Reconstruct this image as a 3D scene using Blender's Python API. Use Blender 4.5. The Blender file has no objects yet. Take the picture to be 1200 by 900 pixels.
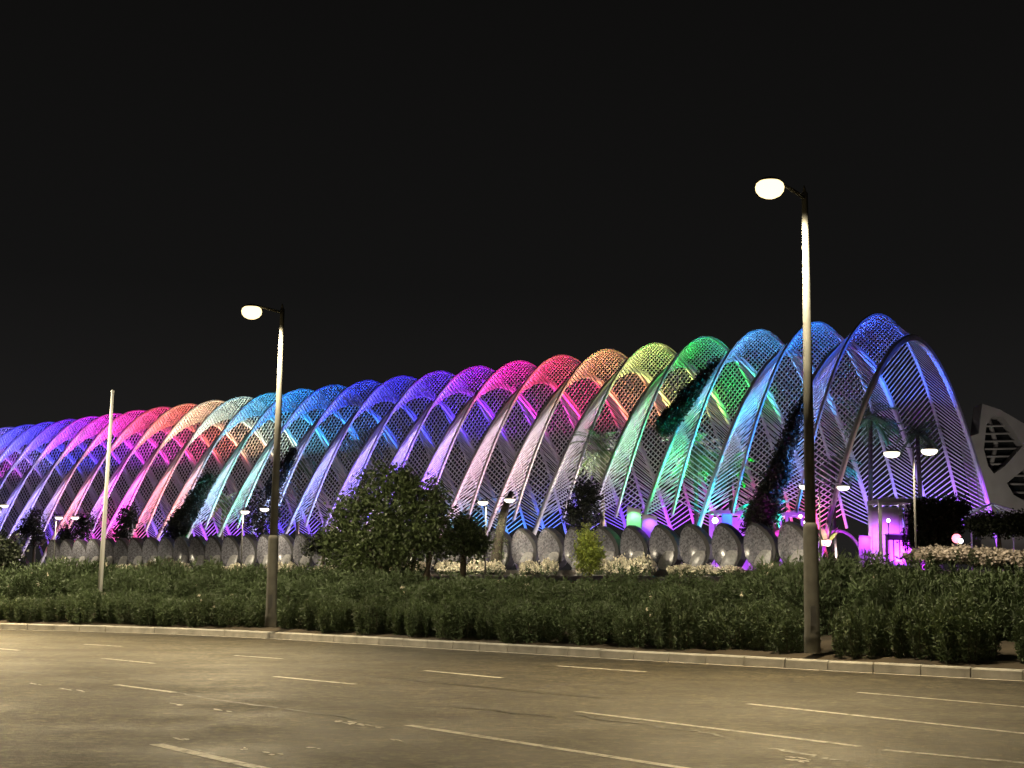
import bpy, math, random
import numpy as np
from mathutils import Vector, Matrix

random.seed(7)
RNG = np.random.default_rng(11)
C = bpy.context.scene.collection
SC = bpy.context.scene
PI = math.pi

# ------------------------------------------------------------------ camera
F, YH, ROLL, EYE = 1714.43, 686.75, 0.012, 1.6
PITCH = math.atan((YH - 450) / F)
cam = bpy.data.cameras.new('camera')
cam.sensor_width = 36
cam.lens = F / 1200 * 36
cam.clip_end = 4000
camo = bpy.data.objects.new('camera', cam)
C.objects.link(camo)
camo.matrix_world = (Matrix.Translation((0, 0, EYE)) @ Matrix.Rotation(PI / 2 + PITCH, 4, 'X')
                     @ Matrix.Rotation(ROLL, 4, 'Z'))
SC.camera = camo

# ------------------------------------------------------------------ night sky
w = bpy.data.worlds.new('World')
SC.world = w
w.use_nodes = True
wn, wl = w.node_tree.nodes, w.node_tree.links
wn.clear()
wo = wn.new('ShaderNodeOutputWorld')
bg = wn.new('ShaderNodeBackground')
bg.inputs['Strength'].default_value = 1.0
tc = wn.new('ShaderNodeTexCoord')
sx = wn.new('ShaderNodeSeparateXYZ')
rp = wn.new('ShaderNodeValToRGB')
e = rp.color_ramp.elements
e[0].position = 0.0
e[0].color = (0.0160, 0.0150, 0.0145, 1)
e[1].position = 0.55
e[1].color = (0.0030, 0.0028, 0.0026, 1)
m_ = rp.color_ramp.elements.new(0.2)
m_.color = (0.0064, 0.0062, 0.0060, 1)
wl.new(tc.outputs['Generated'], sx.inputs[0])
wl.new(sx.outputs['Z'], rp.inputs[0])
wl.new(rp.outputs[0], bg.inputs['Color'])
wl.new(bg.outputs[0], wo.inputs[0])

SC.view_settings.view_transform = 'Standard'
SC.view_settings.look = 'None'
SC.view_settings.exposure = 0.0
SC.view_settings.gamma = 1.0
SC.view_settings.use_curve_mapping = False
SC.cycles.use_denoising = True
SC.cycles.sample_clamp_direct = 60
SC.cycles.use_light_tree = True
SC.cycles.max_bounces = 5
SC.cycles.diffuse_bounces = 2
SC.cycles.glossy_bounces = 2
SC.cycles.transparent_max_bounces = 6
SC.cycles.sample_clamp_indirect = 4

# light levels, all in one place
P_STREET, P_PARK, P_CROWN, P_LEG, P_FAR = 5200, 1000, 92000, 30000, 14000

# ------------------------------------------------------------------ projection helpers (pixels of the 1200x900 photo -> places)
_c, _s = math.cos(ROLL), math.sin(ROLL)
_cp, _sp = math.cos(PITCH), math.sin(PITCH)


def ray(px, py):
    dx, dy = px - 600, py - 450
    a, b = _c * dx + _s * dy, -_s * dx + _c * dy
    a, u = a / F, -b / F
    return Vector((a, _cp - u * _sp, _sp + u * _cp))


def at(px, py, Y):
    r = ray(px, py)
    r = r * (Y / r.y)
    return Vector((r.x, r.y, EYE + r.z))


def ground(px, py, z=0.0):
    r = ray(px, py)
    k = (z - EYE) / r.z
    return Vector((r.x * k, r.y * k, z))


# ------------------------------------------------------------------ materials
def mat(name, col, rough=0.6, var=0.0, scale=8.0, metal=0.0, bump=0.0, bscale=None, island=0.0, spec=0.5,
        emit=None, es=0.0, objvar=0.0, transl=0.0):
    m = bpy.data.materials.new(name)
    m.use_nodes = True
    n, l = m.node_tree.nodes, m.node_tree.links
    p = n['Principled BSDF']
    p.inputs['Roughness'].default_value = rough
    p.inputs['Metallic'].default_value = metal
    p.inputs['Specular IOR Level'].default_value = spec
    p.inputs['Base Color'].default_value = (*col, 1)
    fac = None
    if var or bump:
        t = n.new('ShaderNodeTexCoord')
        nz = n.new('ShaderNodeTexNoise')
        nz.inputs['Scale'].default_value = scale
        nz.inputs['Detail'].default_value = 6
        l.new(t.outputs['Object'], nz.inputs['Vector'])
    if var:
        mr = n.new('ShaderNodeMapRange')
        mr.inputs[1].default_value = 0.3
        mr.inputs[2].default_value = 0.7
        mr.inputs[3].default_value = 1 - var
        mr.inputs[4].default_value = 1 + var
        l.new(nz.outputs['Fac'], mr.inputs[0])
        fac = mr.outputs[0]

    def times(a, b):
        if a is None:
            return b
        q = n.new('ShaderNodeMath')
        q.operation = 'MULTIPLY'
        l.new(a, q.inputs[0])
        l.new(b, q.inputs[1])
        return q.outputs[0]
    if island:
        g = n.new('ShaderNodeNewGeometry')
        mr = n.new('ShaderNodeMapRange')
        mr.inputs[3].default_value = 1 - island
        mr.inputs[4].default_value = 1 + island
        l.new(g.outputs['Random Per Island'], mr.inputs[0])
        fac = times(fac, mr.outputs[0])
    if objvar:
        g = n.new('ShaderNodeObjectInfo')
        mr = n.new('ShaderNodeMapRange')
        mr.inputs[3].default_value = 1 - objvar
        mr.inputs[4].default_value = 1 + objvar
        l.new(g.outputs['Random'], mr.inputs[0])
        fac = times(fac, mr.outputs[0])
    if fac is not None:
        v = n.new('ShaderNodeVectorMath')
        v.operation = 'SCALE'
        v.inputs[0].default_value = col
        l.new(fac, v.inputs['Scale'])
        l.new(v.outputs[0], p.inputs['Base Color'])
    if bump:
        b = n.new('ShaderNodeBump')
        b.inputs['Strength'].default_value = bump
        b.inputs['Distance'].default_value = 0.02
        if bscale:
            nz2 = n.new('ShaderNodeTexNoise')
            nz2.inputs['Scale'].default_value = bscale
            l.new(t.outputs['Object'], nz2.inputs['Vector'])
            l.new(nz2.outputs['Fac'], b.inputs['Height'])
        else:
            l.new(nz.outputs['Fac'], b.inputs['Height'])
        l.new(b.outputs[0], p.inputs['Normal'])
    if emit:
        p.inputs['Emission Color'].default_value = (*emit, 1)
        p.inputs['Emission Strength'].default_value = es
    if transl:
        tr = n.new('ShaderNodeBsdfTranslucent')
        tr.inputs['Color'].default_value = (col[0] * 1.6, col[1] * 1.6, col[2] * 1.2, 1)
        mx = n.new('ShaderNodeMixShader')
        mx.inputs[0].default_value = transl
        l.new(p.outputs[0], mx.inputs[1])
        l.new(tr.outputs[0], mx.inputs[2])
        l.new(mx.outputs[0], n['Material Output'].inputs[0])
    return m


M = dict(
    steel=mat('white painted steel', (0.72, 0.72, 0.74), 0.42, var=0.10, scale=0.6),
    rib=mat('grey white steel rib', (0.64, 0.63, 0.64), 0.5, var=0.18, scale=1.2),
    slat=mat('white slat paint', (0.74, 0.74, 0.76), 0.5, island=0.14),
    pole=mat('galvanised pole', (0.115, 0.113, 0.100), 0.8, var=0.25, scale=3.0, metal=0.1),
    darkpole=mat('dark grey lamp paint', (0.10, 0.10, 0.10), 0.5, var=0.2, scale=4.0),
    whitepole=mat('white flagpole paint', (0.90, 0.90, 0.88), 0.35, var=0.08, scale=2.0),
    kerb=mat('concrete kerb', (0.46, 0.44, 0.40), 0.85, var=0.25, scale=2.5, bump=0.4, bscale=40),
    gutter=mat('gutter concrete', (0.48, 0.44, 0.38), 0.85, var=0.35, scale=3.0),
    soil=mat('dry soil', (0.060, 0.046, 0.030), 0.95, var=0.5, scale=1.2, bump=0.6, bscale=14),
    terrace=mat('terrace concrete', (0.30, 0.29, 0.28), 0.8, var=0.2, scale=0.6),
    oleander=mat('oleander leaf', (0.085, 0.120, 0.056), 0.6, island=0.55, objvar=0.18, transl=0.15),
    tree=mat('tree leaf', (0.090, 0.125, 0.050), 0.45, island=0.6, transl=0.12),
    darkleaf=mat('dark evergreen leaf', (0.022, 0.030, 0.014), 0.6, island=0.5),
    limeleaf=mat('lime green leaf', (0.22, 0.26, 0.055), 0.5, island=0.4, transl=0.2),
    palm=mat('palm leaf', (0.10, 0.16, 0.07), 0.45, island=0.4, transl=0.15),
    blossom=mat('cream blossom', (0.78, 0.72, 0.55), 0.7, island=0.25),
    bark=mat('bark', (0.085, 0.068, 0.048), 0.9, var=0.4, scale=5.0, bump=0.8, bscale=12),
    stem=mat('green brown stem', (0.07, 0.06, 0.035), 0.9),
    shellrim=mat('dark shell rim', (0.022, 0.022, 0.024), 0.6, var=0.3, scale=2.0),
    museum=mat('museum concrete', (0.34, 0.33, 0.31), 0.8, var=0.16, scale=0.25),
    glass=mat('dark glass', (0.012, 0.014, 0.014), 0.12),
    black=mat('black metal', (0.02, 0.02, 0.02), 0.5),
    whitewall=mat('white wall', (0.56, 0.54, 0.57), 0.6, var=0.12, scale=1.5),
    lens=mat('street lamp glass', (0.9, 0.8, 0.6), 0.3, emit=(1.0, 0.76, 0.36), es=2.6),
    parklens=mat('park lamp glass', (0.9, 0.85, 0.75), 0.3, emit=(1.0, 0.88, 0.68), es=2.4),
    neon=mat('magenta backlit acrylic', (0.6, 0.2, 0.7), 0.3, emit=(0.75, 0.10, 1.0), es=2.2),
    bluepanel=mat('blue backlit screen', (0.1, 0.1, 0.5), 0.3, emit=(0.09, 0.05, 0.8), es=0.7),
    warmlight=mat('warm bulb', (1, 0.9, 0.7), 0.3, emit=(1.0, 0.85, 0.55), es=9),
    redlight=mat('red lit acrylic', (1, 0.4, 0.4), 0.3, emit=(1.0, 0.22, 0.30), es=3),
    whitelight=mat('white bulb', (1, 1, 1), 0.3, emit=(0.95, 0.9, 1.0), es=14),
)


def mosaic():
    m = bpy.data.materials.new('grey broken tile mosaic')
    m.use_nodes = True
    n, l = m.node_tree.nodes, m.node_tree.links
    p = n['Principled BSDF']
    t = n.new('ShaderNodeTexCoord')
    v = n.new('ShaderNodeTexVoronoi')
    v.inputs['Scale'].default_value = 9
    l.new(t.outputs['Object'], v.inputs['Vector'])
    nz = n.new('ShaderNodeTexNoise')
    nz.inputs['Scale'].default_value = 1.6
    nz.inputs['Detail'].default_value = 5
    l.new(t.outputs['Object'], nz.inputs['Vector'])
    bw = n.new('ShaderNodeSeparateColor')
    l.new(v.outputs['Color'], bw.inputs[0])
    a = n.new('ShaderNodeMath')
    a.operation = 'MULTIPLY_ADD'
    a.inputs[1].default_value = 0.13
    l.new(bw.outputs[0], a.inputs[0])
    b = n.new('ShaderNodeMath')
    b.operation = 'MULTIPLY'
    b.inputs[1].default_value = 0.15
    l.new(nz.outputs['Fac'], b.inputs[0])
    l.new(b.outputs[0], a.inputs[2])
    cr = n.new('ShaderNodeCombineColor')
    l.new(a.outputs[0], cr.inputs[0])
    l.new(a.outputs[0], cr.inputs[1])
    tb_ = n.new('ShaderNodeMath')
    tb_.operation = 'MULTIPLY'
    tb_.inputs[1].default_value = 1.15
    l.new(a.outputs[0], tb_.inputs[0])
    l.new(tb_.outputs[0], cr.inputs[2])
    l.new(cr.outputs[0], p.inputs['Base Color'])
    p.inputs['Roughness'].default_value = 0.2
    return m


M['mosaic'] = mosaic()
M['oldbark'] = mat('mossy dark bark', (0.045, 0.040, 0.028), 0.95, var=0.5, scale=4.0, bump=0.8, bscale=10)
M['petal'] = mat('light-brightened tile', (0.30, 0.30, 0.30), 0.3, var=0.25, scale=6)  # brighter light on the lower petal is put into its paler colour


def asphalt():
    m = bpy.data.materials.new('asphalt')
    m.use_nodes = True
    n, l = m.node_tree.nodes, m.node_tree.links
    p = n['Principled BSDF']
    t = n.new('ShaderNodeTexCoord')

    def noise(s, d=5, r=0.6, vec=None):
        q = n.new('ShaderNodeTexNoise')
        q.inputs['Scale'].default_value = s
        q.inputs['Detail'].default_value = d
        q.inputs['Roughness'].default_value = r
        l.new(vec or t.outputs['Object'], q.inputs['Vector'])
        return q.outputs['Fac']

    def rng(x, a, b, c, d):
        q = n.new('ShaderNodeMapRange')
        for i, vv in enumerate((a, b, c, d)):
            q.inputs[i + 1].default_value = vv
        l.new(x, q.inputs[0])
        return q.outputs[0]

    def mul(a, b):
        q = n.new('ShaderNodeMath')
        q.operation = 'MULTIPLY'
        l.new(a, q.inputs[0])
        l.new(b, q.inputs[1])
        return q.outputs[0]
    # wear tracks run along the road direction (about 40 degrees)
    mp = n.new('ShaderNodeMapping')
    mp.inputs['Rotation'].default_value = (0, 0, math.radians(43))
    mp.inputs['Scale'].default_value = (0.06, 0.9, 1)
    l.new(t.outputs['Object'], mp.inputs['Vector'])
    tracks = rng(noise(1.0, 4, 0.55, mp.outputs[0]), 0.3, 0.7, 0.72, 1.3)
    patch = rng(noise(0.16, 4), 0.35, 0.65, 0.8, 1.2)
    grain = rng(noise(7, 7, 0.85), 0.38, 0.62, 0.3, 1.75)
    mid = rng(noise(5, 6, 0.7), 0.3, 0.7, 0.84, 1.16)
    f = mul(mul(tracks, patch), mul(grain, mid))
    for sc_, lo_, hi_ in ((2.8, 0.78, 1.22), (7.0, 0.5, 1.5), (16.0, 0.5, 1.5)):
        vc = n.new('ShaderNodeTexVoronoi')
        vc.inputs['Scale'].default_value = sc_
        l.new(t.outputs['Object'], vc.inputs['Vector'])
        sc2 = n.new('ShaderNodeSeparateColor')
        l.new(vc.outputs['Color'], sc2.inputs[0])
        f = mul(f, rng(sc2.outputs[0], 0.0, 1.0, lo_, hi_))
    # dark tar cracks
    vo = n.new('ShaderNodeTexVoronoi')
    vo.feature = 'DISTANCE_TO_EDGE'
    vo.inputs['Scale'].default_value = 0.22
    vo.inputs['Randomness'].default_value = 1.0
    wv = n.new('ShaderNodeVectorMath')
    wv.operation = 'ADD'
    nq = n.new('ShaderNodeTexNoise')
    nq.inputs['Scale'].default_value = 1.3
    nq.inputs['Detail'].default_value = 5
    l.new(t.outputs['Object'], nq.inputs['Vector'])
    l.new(t.outputs['Object'], wv.inputs[0])
    l.new(nq.outputs['Color'], wv.inputs[1])
    l.new(wv.outputs[0], vo.inputs['Vector'])
    crack = rng(vo.outputs['Distance'], 0.0, 0.012, 0.45, 1.0)
    f = mul(f, crack)
    v = n.new('ShaderNodeVectorMath')
    v.operation = 'SCALE'
    v.inputs[0].default_value = (0.054, 0.046, 0.030)
    l.new(f, v.inputs['Scale'])
    l.new(v.outputs[0], p.inputs['Base Color'])
    l.new(rng(noise(0.5, 5), 0.3, 0.7, 0.5, 0.72), p.inputs['Roughness'])
    b = n.new('ShaderNodeBump')
    b.inputs['Strength'].default_value = 0.7
    b.inputs['Distance'].default_value = 0.05
    l.new(noise(14, 5, 0.8), b.inputs['Height'])
    l.new(b.outputs[0], p.inputs['Normal'])
    return m


M['asphalt'] = asphalt()


def worn_paint():
    m = bpy.data.materials.new('worn white road paint')
    m.use_nodes = True
    n, l = m.node_tree.nodes, m.node_tree.links
    p = n['Principled BSDF']
    t = n.new('ShaderNodeTexCoord')
    q = n.new('ShaderNodeTexNoise')
    q.inputs['Scale'].default_value = 6
    q.inputs['Detail'].default_value = 7
    q.inputs['Roughness'].default_value = 0.75
    l.new(t.outputs['Object'], q.inputs['Vector'])
    r = n.new('ShaderNodeValToRGB')
    r.color_ramp.elements[0].position = 0.36
    r.color_ramp.elements[0].color = (0.10, 0.09, 0.08, 1)
    r.color_ramp.elements[1].position = 0.52
    r.color_ramp.elements[1].color = (0.80, 0.78, 0.72, 1)
    l.new(q.outputs['Fac'], r.inputs[0])
    l.new(r.outputs[0], p.inputs['Base Color'])
    p.inputs['Roughness'].default_value = 0.6
    return m


M['paint'] = worn_paint()


# ------------------------------------------------------------------ mesh helpers
class MB:
    """vertices, faces and material slots of ONE mesh object"""

    def __init__(self):
        self.v, self.f, self.m = [], [], []

    def add(self, vs, fs, mi=0):
        o = len(self.v)
        self.v.extend([tuple(x) for x in vs])
        self.f.extend([tuple(i + o for i in q) for q in fs])
        self.m.extend([mi] * len(fs))

    def box(self, lo, hi, mi=0, mtx=None):
        x0, y0, z0 = lo
        x1, y1, z1 = hi
        vs = [Vector(q) for q in ((x0, y0, z0), (x1, y0, z0), (x1, y1, z0), (x0, y1, z0),
                                  (x0, y0, z1), (x1, y0, z1), (x1, y1, z1), (x0, y1, z1))]
        if mtx:
            vs = [mtx @ q for q in vs]
        self.add(vs, [(0, 3, 2, 1), (4, 5, 6, 7), (0, 1, 5, 4), (1, 2, 6, 5), (2, 3, 7, 6), (3, 0, 4, 7)], mi)

    def tube(self, pts, radii, n=8, mi=0, caps=True):
        pts = [Vector(q) for q in pts]
        if not hasattr(radii, '__len__'):
            radii = [radii] * len(pts)
        rings = []
        ref = None
        for i, q in enumerate(pts):
            d = (pts[min(i + 1, len(pts) - 1)] - pts[max(i - 1, 0)]).normalized()
            if ref is None:
                ref = Vector((1, 0, 0)) if abs(d.x) < 0.8 else Vector((0, 1, 0))
            a = (ref - d * ref.dot(d)).normalized()
            ref = a
            b = d.cross(a)
            rings.append([q + (a * math.cos(2 * PI * k / n) + b * math.sin(2 * PI * k / n)) * radii[i] for k in range(n)])
        vs = [x for r in rings for x in r]
        fs = []
        for i in range(len(pts) - 1):
            for k in range(n):
                k2 = (k + 1) % n
                fs.append((i * n + k, i * n + k2, (i + 1) * n + k2, (i + 1) * n + k))
        if caps:
            fs.append(tuple(range(n - 1, -1, -1)))
            fs.append(tuple((len(pts) - 1) * n + k for k in range(n)))
        self.add(vs, fs, mi)

    def lathe(self, prof, n=16, mi=0, base=(0, 0, 0), sx=1.0, sy=1.0):
        bx, by, bz = base
        vs, fs = [], []
        for (r, z) in prof:
            for k in range(n):
                a = 2 * PI * k / n
                vs.append((bx + r * sx * math.cos(a), by + r * sy * math.sin(a), bz + z))
        for i in range(len(prof) - 1):
            for k in range(n):
                k2 = (k + 1) % n
                fs.append((i * n + k, i * n + k2, (i + 1) * n + k2, (i + 1) * n + k))
        self.add(vs, fs, mi)

    def build(self, name, mats, parent=None, smooth=False, loc=None):
        me = bpy.data.meshes.new(name)
        me.from_pydata(self.v, [], self.f)
        for q in (mats if isinstance(mats, (list, tuple)) else [mats]):
            me.materials.append(q)
        me.polygons.foreach_set('material_index', self.m)
        if smooth:
            me.polygons.foreach_set('use_smooth', [True] * len(self.f))
        me.update()
        o = bpy.data.objects.new(name, me)
        C.objects.link(o)
        if parent:
            o.parent = parent
        if loc:
            o.location = loc
        return o


def tag(o, label=None, cat=None, group=None, kind=None):
    if label:
        o['label'] = label
    if cat:
        o['category'] = cat
    if group:
        o['group'] = group
    if kind:
        o['kind'] = kind
    return o


def thing(name, loc, label, cat, group=None, rz=0):
    o = bpy.data.objects.new(name, None)
    C.objects.link(o)
    o.location = loc
    o.rotation_euler = (0, 0, rz)
    return tag(o, label, cat, group)


def copy_tree(o, parent=None):
    c = o.copy()
    C.objects.link(c)
    if parent:
        c.parent = parent
    for ch in list(o.children):
        copy_tree(ch, c)
    return c


def spot(loc, target, power, col, size=60, blend=1.0, radius=0.15, name='spot_light'):
    l = bpy.data.lights.new(name, 'SPOT')
    l.energy = power
    l.color = col
    l.spot_size = math.radians(size)
    l.spot_blend = blend
    l.shadow_soft_size = radius
    o = bpy.data.objects.new(name, l)
    C.objects.link(o)
    o.location = loc
    o.rotation_euler = (Vector(target) - Vector(loc)).to_track_quat('-Z', 'Y').to_euler()
    return o


ORD = ['zeroth', 'first', 'second', 'third', 'fourth', 'fifth', 'sixth', 'seventh', 'eighth', 'ninth', 'tenth', 'eleventh',
       'twelfth', 'thirteenth', 'fourteenth', 'fifteenth', 'sixteenth', 'seventeenth', 'eighteenth', 'nineteenth', 'twentieth',
       'twenty-first', 'twenty-second', 'twenty-third', 'twenty-fourth', 'twenty-fifth', 'twenty-sixth', 'twenty-seventh',
       'twenty-eighth', 'twenty-ninth', 'thirtieth', 'thirty-first', 'thirty-second', 'thirty-third', 'thirty-fourth',
       'thirty-fifth', 'thirty-sixth', 'thirty-seventh', 'thirty-eighth', 'thirty-ninth', 'fortieth', 'forty-first',
       'forty-second', 'forty-third', 'forty-fourth', 'forty-fifth', 'forty-sixth']

# ------------------------------------------------------------------ the vault's plan
PSI, X0, Y0 = 0.818, 33.984, 121.997
AX = Vector((-math.sin(PSI), math.cos(PSI), 0))
PR = Vector((math.cos(PSI), math.sin(PSI), 0))
WH = 17.54
DECK = 3.0
NB = 33


def plan(b, v, z=0.0):
    return Vector((X0, Y0, 0)) + AX * b + PR * v + Vector((0, 0, z))


def dv(px, v, py=640):
    """distance at which a pixel column meets the line v metres off the vault's axis"""
    r = ray(px, py)
    return (v + X0 * PR.x + Y0 * PR.y) / (r.x * PR.x + r.y * PR.y) * r.y


def h_fixed(t):
    return EYE + 21.1855 - 23.0572 * abs(t) ** 1.78055


def h_float(t):
    return EYE + 23.5001 - 27.0585 * abs(t) ** 1.96313


def P_fixed(k, t):
    return plan(6 * k, t * WH, h_fixed(t))


def P_float(k, t):
    return plan(6 * k + 3, t * WH, h_float(t))


# ------------------------------------------------------------------ kerb curve, road, verge
kp = [ground(*q) for q in ((1200, 798), (900, 782), (600, 765), (440, 755.5), (300, 747.5), (150, 741.5), (0, 737.5))]
ext = [kp[0] + (kp[0] - kp[1]) * s for s in (5.0, 3.5, 2.2, 1.0)]
endd = (kp[-1] - kp[-2]).normalized()
lft = []
q = kp[-1].copy()
a = math.atan2(endd.y, endd.x)
for i in range(9):
    a += 0.035
    q = q + Vector((math.cos(a), math.sin(a), 0)) * 8
    lft.append(q.copy())
ctrl = [Vector((x.x, x.y, 0)) for x in ext + kp + lft]


def catmull(ps, n=14):
    out = []
    for i in range(1, len(ps) - 2):
        p0, p1, p2, p3 = ps[i - 1], ps[i], ps[i + 1], ps[i + 2]
        for j in range(n):
            t = j / n
            out.append(0.5 * ((2 * p1) + (p2 - p0) * t + (2 * p0 - 5 * p1 + 4 * p2 - p3) * t * t
                              + (3 * p1 - p0 - 3 * p2 + p3) * t ** 3))
    return out


KC = catmull(ctrl)
for _ in range(12):
    KC = [KC[0]] + [(KC[i - 1] + KC[i] * 2 + KC[i + 1]) / 4 for i in range(1, len(KC) - 1)] + [KC[-1]]
KS = [0.0]
for i in range(1, len(KC)):
    KS.append(KS[-1] + (KC[i] - KC[i - 1]).length)
KS = np.array(KS)
KX = np.array([p.x for p in KC])
KY = np.array([p.y for p in KC])


def kpt(s, d=0.0, z=0.0):
    """station s along the kerb, d metres behind it (away from the road)"""
    x, y = np.interp(s, KS, KX), np.interp(s, KS, KY)
    s0, s1 = max(s - 1.2, 0), min(s + 1.2, KS[-1])
    tx, ty = np.interp(s1, KS, KX) - np.interp(s0, KS, KX), np.interp(s1, KS, KY) - np.interp(s0, KS, KY)
    ln = math.hypot(tx, ty)
    tx, ty = tx / ln, ty / ln
    return Vector((x + ty * d, y - tx * d, z))


def kdir(s):
    a, b = kpt(max(s - 1, 0)), kpt(min(s + 1, KS[-1]))
    return (b - a).normalized()


# outward normal must point away from the camera
if kpt(KS[-1] / 2, 1).length < kpt(KS[-1] / 2, 0).length:
    raise SystemExit('kerb normal flipped')


def nearest_s(P):
    i = int(np.argmin((KX - P.x) ** 2 + (KY - P.y) ** 2))
    return float(KS[i])


def terrain(P, d):
    v = (P - Vector((X0, Y0, 0))).dot(PR)
    s = max(-(v + 19.5), 0.0)
    d = max(d - 1.2, 0)
    wgt = d / (d + s + 1e-6)
    return 0.26 + (2.6 - 0.26) * min(1.0, wgt ** 0.62)


def terrain_xy(P):
    s = nearest_s(P)
    return terrain(P, (P - kpt(s)).length)


def sweep(name, ds, zs, m, s0=0, s1=None, step=1.0, thick=None):
    mb = MB()
    s1 = s1 or KS[-1]
    n = int((s1 - s0) / step) + 1
    vs, fs = [], []
    for i in range(n + 1):
        s = s0 + (s1 - s0) * i / n
        for d, z in zip(ds, zs):
            P = kpt(s, d)
            P.z = z(P, d) if callable(z) else z
            vs.append(P)
    k = len(ds)
    for i in range(n):
        for j in range(k - 1):
            fs.append((i * k + j, (i + 1) * k + j, (i + 1) * k + j + 1, i * k + j + 1))
    mb.add(vs, fs)
    return mb.build(name, m)


g = MB()
g.add([(-1800, -600, -0.06), (1800, -600, -0.06), (1800, 2600, -0.06), (-1800, 2600, -0.06)], [(0, 1, 2, 3)])
tag(g.build('ground', M['soil']), kind='structure')
tag(sweep('road', [0.0, -8, -16, -24, -32, -46], [0.0] * 6, M['asphalt']), kind='structure')
tag(sweep('gutter', [-0.02, -0.17], [0.006, 0.004], M['gutter'], step=0.8), kind='structure')
ds = [0.26, 0.7, 1.3, 2, 3, 4.5, 6.5, 9, 13, 18, 25, 35, 48, 64, 84, 110, 150, 220, 320]
tag(sweep('garden_slope', ds, [lambda P, d: (0.185 if d < 0.3 else terrain(P, d) + 0.03 * math.sin(P.x * 2.1) * math.sin(P.y * 1.7))] * len(ds),
          M['soil'], step=1.5), kind='structure')
# kerb stones, 1 m each with a small joint
kb = MB()
s = 0.0
while s < KS[-1] - 1.2:
    a0, a1 = s + 0.012, s + 0.988
    jz = random.uniform(-0.006, 0.006)
    jd = random.uniform(-0.008, 0.008)
    prof = [(0.0 + jd, -0.05), (0.012 + jd, 0.165 + jz), (0.035 + jd, 0.19 + jz), (0.25, 0.195 + jz), (0.26, -0.05)]
    vs = []
    for sa in (a0, a1):
        for d, z in prof:
            vs.append(kpt(sa, d, z))
    k = len(prof)
    fs = [(j, j + 1, k + j + 1, k + j) for j in range(k - 1)] + [tuple(range(k - 1, -1, -1)), tuple(range(k, 2 * k))]
    kb.add(vs, fs)
    s += 1.0
tag(kb.build('kerb', M['kerb']), kind='structure')

# painted lane lines and worn arrow fragments
rm = MB()


def line(p, q, wd=0.13):
    A, B = ground(*p), ground(*q)
    n = max(2, int((B - A).length / 0.8))
    d = (B - A).normalized()
    nn = Vector((-d.y, d.x, 0)) * wd / 2
    vs, fs = [], []
    for i in range(n + 1):
        P = A.lerp(B, i / n)
        e_ = random.uniform(0.88, 1.06)
        vs += [P + nn * e_ + Vector((0, 0, 0.004)), P - nn * e_ + Vector((0, 0, 0.004))]
    for i in range(n):
        fs.append((2 * i, 2 * i + 1, 2 * i + 3, 2 * i + 2))
    rm.add(vs, fs)


for p, q, wd in (((478, 850), (830, 905), .14), ((676, 834), (1008, 875), .13), ((1035, 879), (1230, 897), .12), ((877, 825), (1240, 864), .14),
                 ((1005, 811.5), (1240, 832), .11), ((653, 780.5), (757, 787.5), .12), ((-20, 758.8), (22, 762.2), .12), ((98, 755), (142, 757.6), .12),
                 ((120, 771.6), (181, 777.6), .13), ((275, 768.3), (330, 772), .11), ((136, 802.6), (204, 811.5), .13), ((322, 793), (416, 802), .14),
                 ((498, 786), (588, 794.6), .13), ((183, 872.5), (330, 906), .15)):
    line(p, q, wd)
tag(rm.build('lane_lines', M['paint']), kind='structure')
rm = MB()
for cx, cy, wx, wy in ((86, 809, 17, 1.3), (42, 802, 8, 0.9), (215, 827, 18, 1.0), (262, 833, 14, 1.0), (400, 846, 11, 1.7), (417, 848.5, 13, 2.6),
                       (440, 852, 15, 1.4), (467, 868, 14, 1.2), (212, 866.5, 12, 1.3), (283, 877.5, 9, 1.8), (317, 883.5, 15, 2.0),
                       (366, 877, 11, 1.2), (938, 889, 18, 1.4), (930, 891, 24, 1.6)):
    for _q in range(5):
        n = 7
        ox, oy = random.uniform(-0.7, 0.7) * wx, random.uniform(-0.6, 0.6) * wy
        q1, q2 = wx * random.uniform(0.2, 0.5), wy * random.uniform(0.25, 0.6)
        vs = []
        for k in range(n):
            a = 2 * PI * k / n
            r = random.uniform(0.5, 1.15)
            P = ground(cx + ox + q1 * math.cos(a) * r, cy + oy + 0.13 * ox + q2 * math.sin(a) * r + 0.13 * q1 * math.cos(a) * r)
            P.z = 0.0045 + 0.0005 * _q
            vs.append(P)
        rm.add(vs, [tuple(range(n))])
tag(rm.build('road_markings', M['paint']), kind='structure')
rm = MB()
for p_, q_, wd in (((204, 812), (425, 843), .05), ((676, 838), (840, 866), .05), ((0, 786), (200, 801), .05), ((430, 792), (700, 820), .04), ((520, 828), (640, 841), .05), ((380, 779), (520, 787), .04), ((900, 878), (1000, 893), .05)):
    A, B = ground(*p_), ground(*q_)
    n = 40
    d = (B - A).normalized()
    nn = Vector((-d.y, d.x, 0))
    off = 0
    vs, fs = [], []
    for i in range(n + 1):
        off += random.uniform(-0.05, 0.05)
        P = A.lerp(B, i / n) + nn * off + Vector((0, 0, 0.0075))
        h_ = wd * random.uniform(0.2, 1.0)
        vs += [P + nn * h_, P - nn * h_]
    for i in range(n):
        fs.append((2 * i, 2 * i + 1, 2 * i + 3, 2 * i + 2))
    rm.add(vs, fs)
tag(rm.build('road_tar_seams', M['black']), kind='structure')

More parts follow.
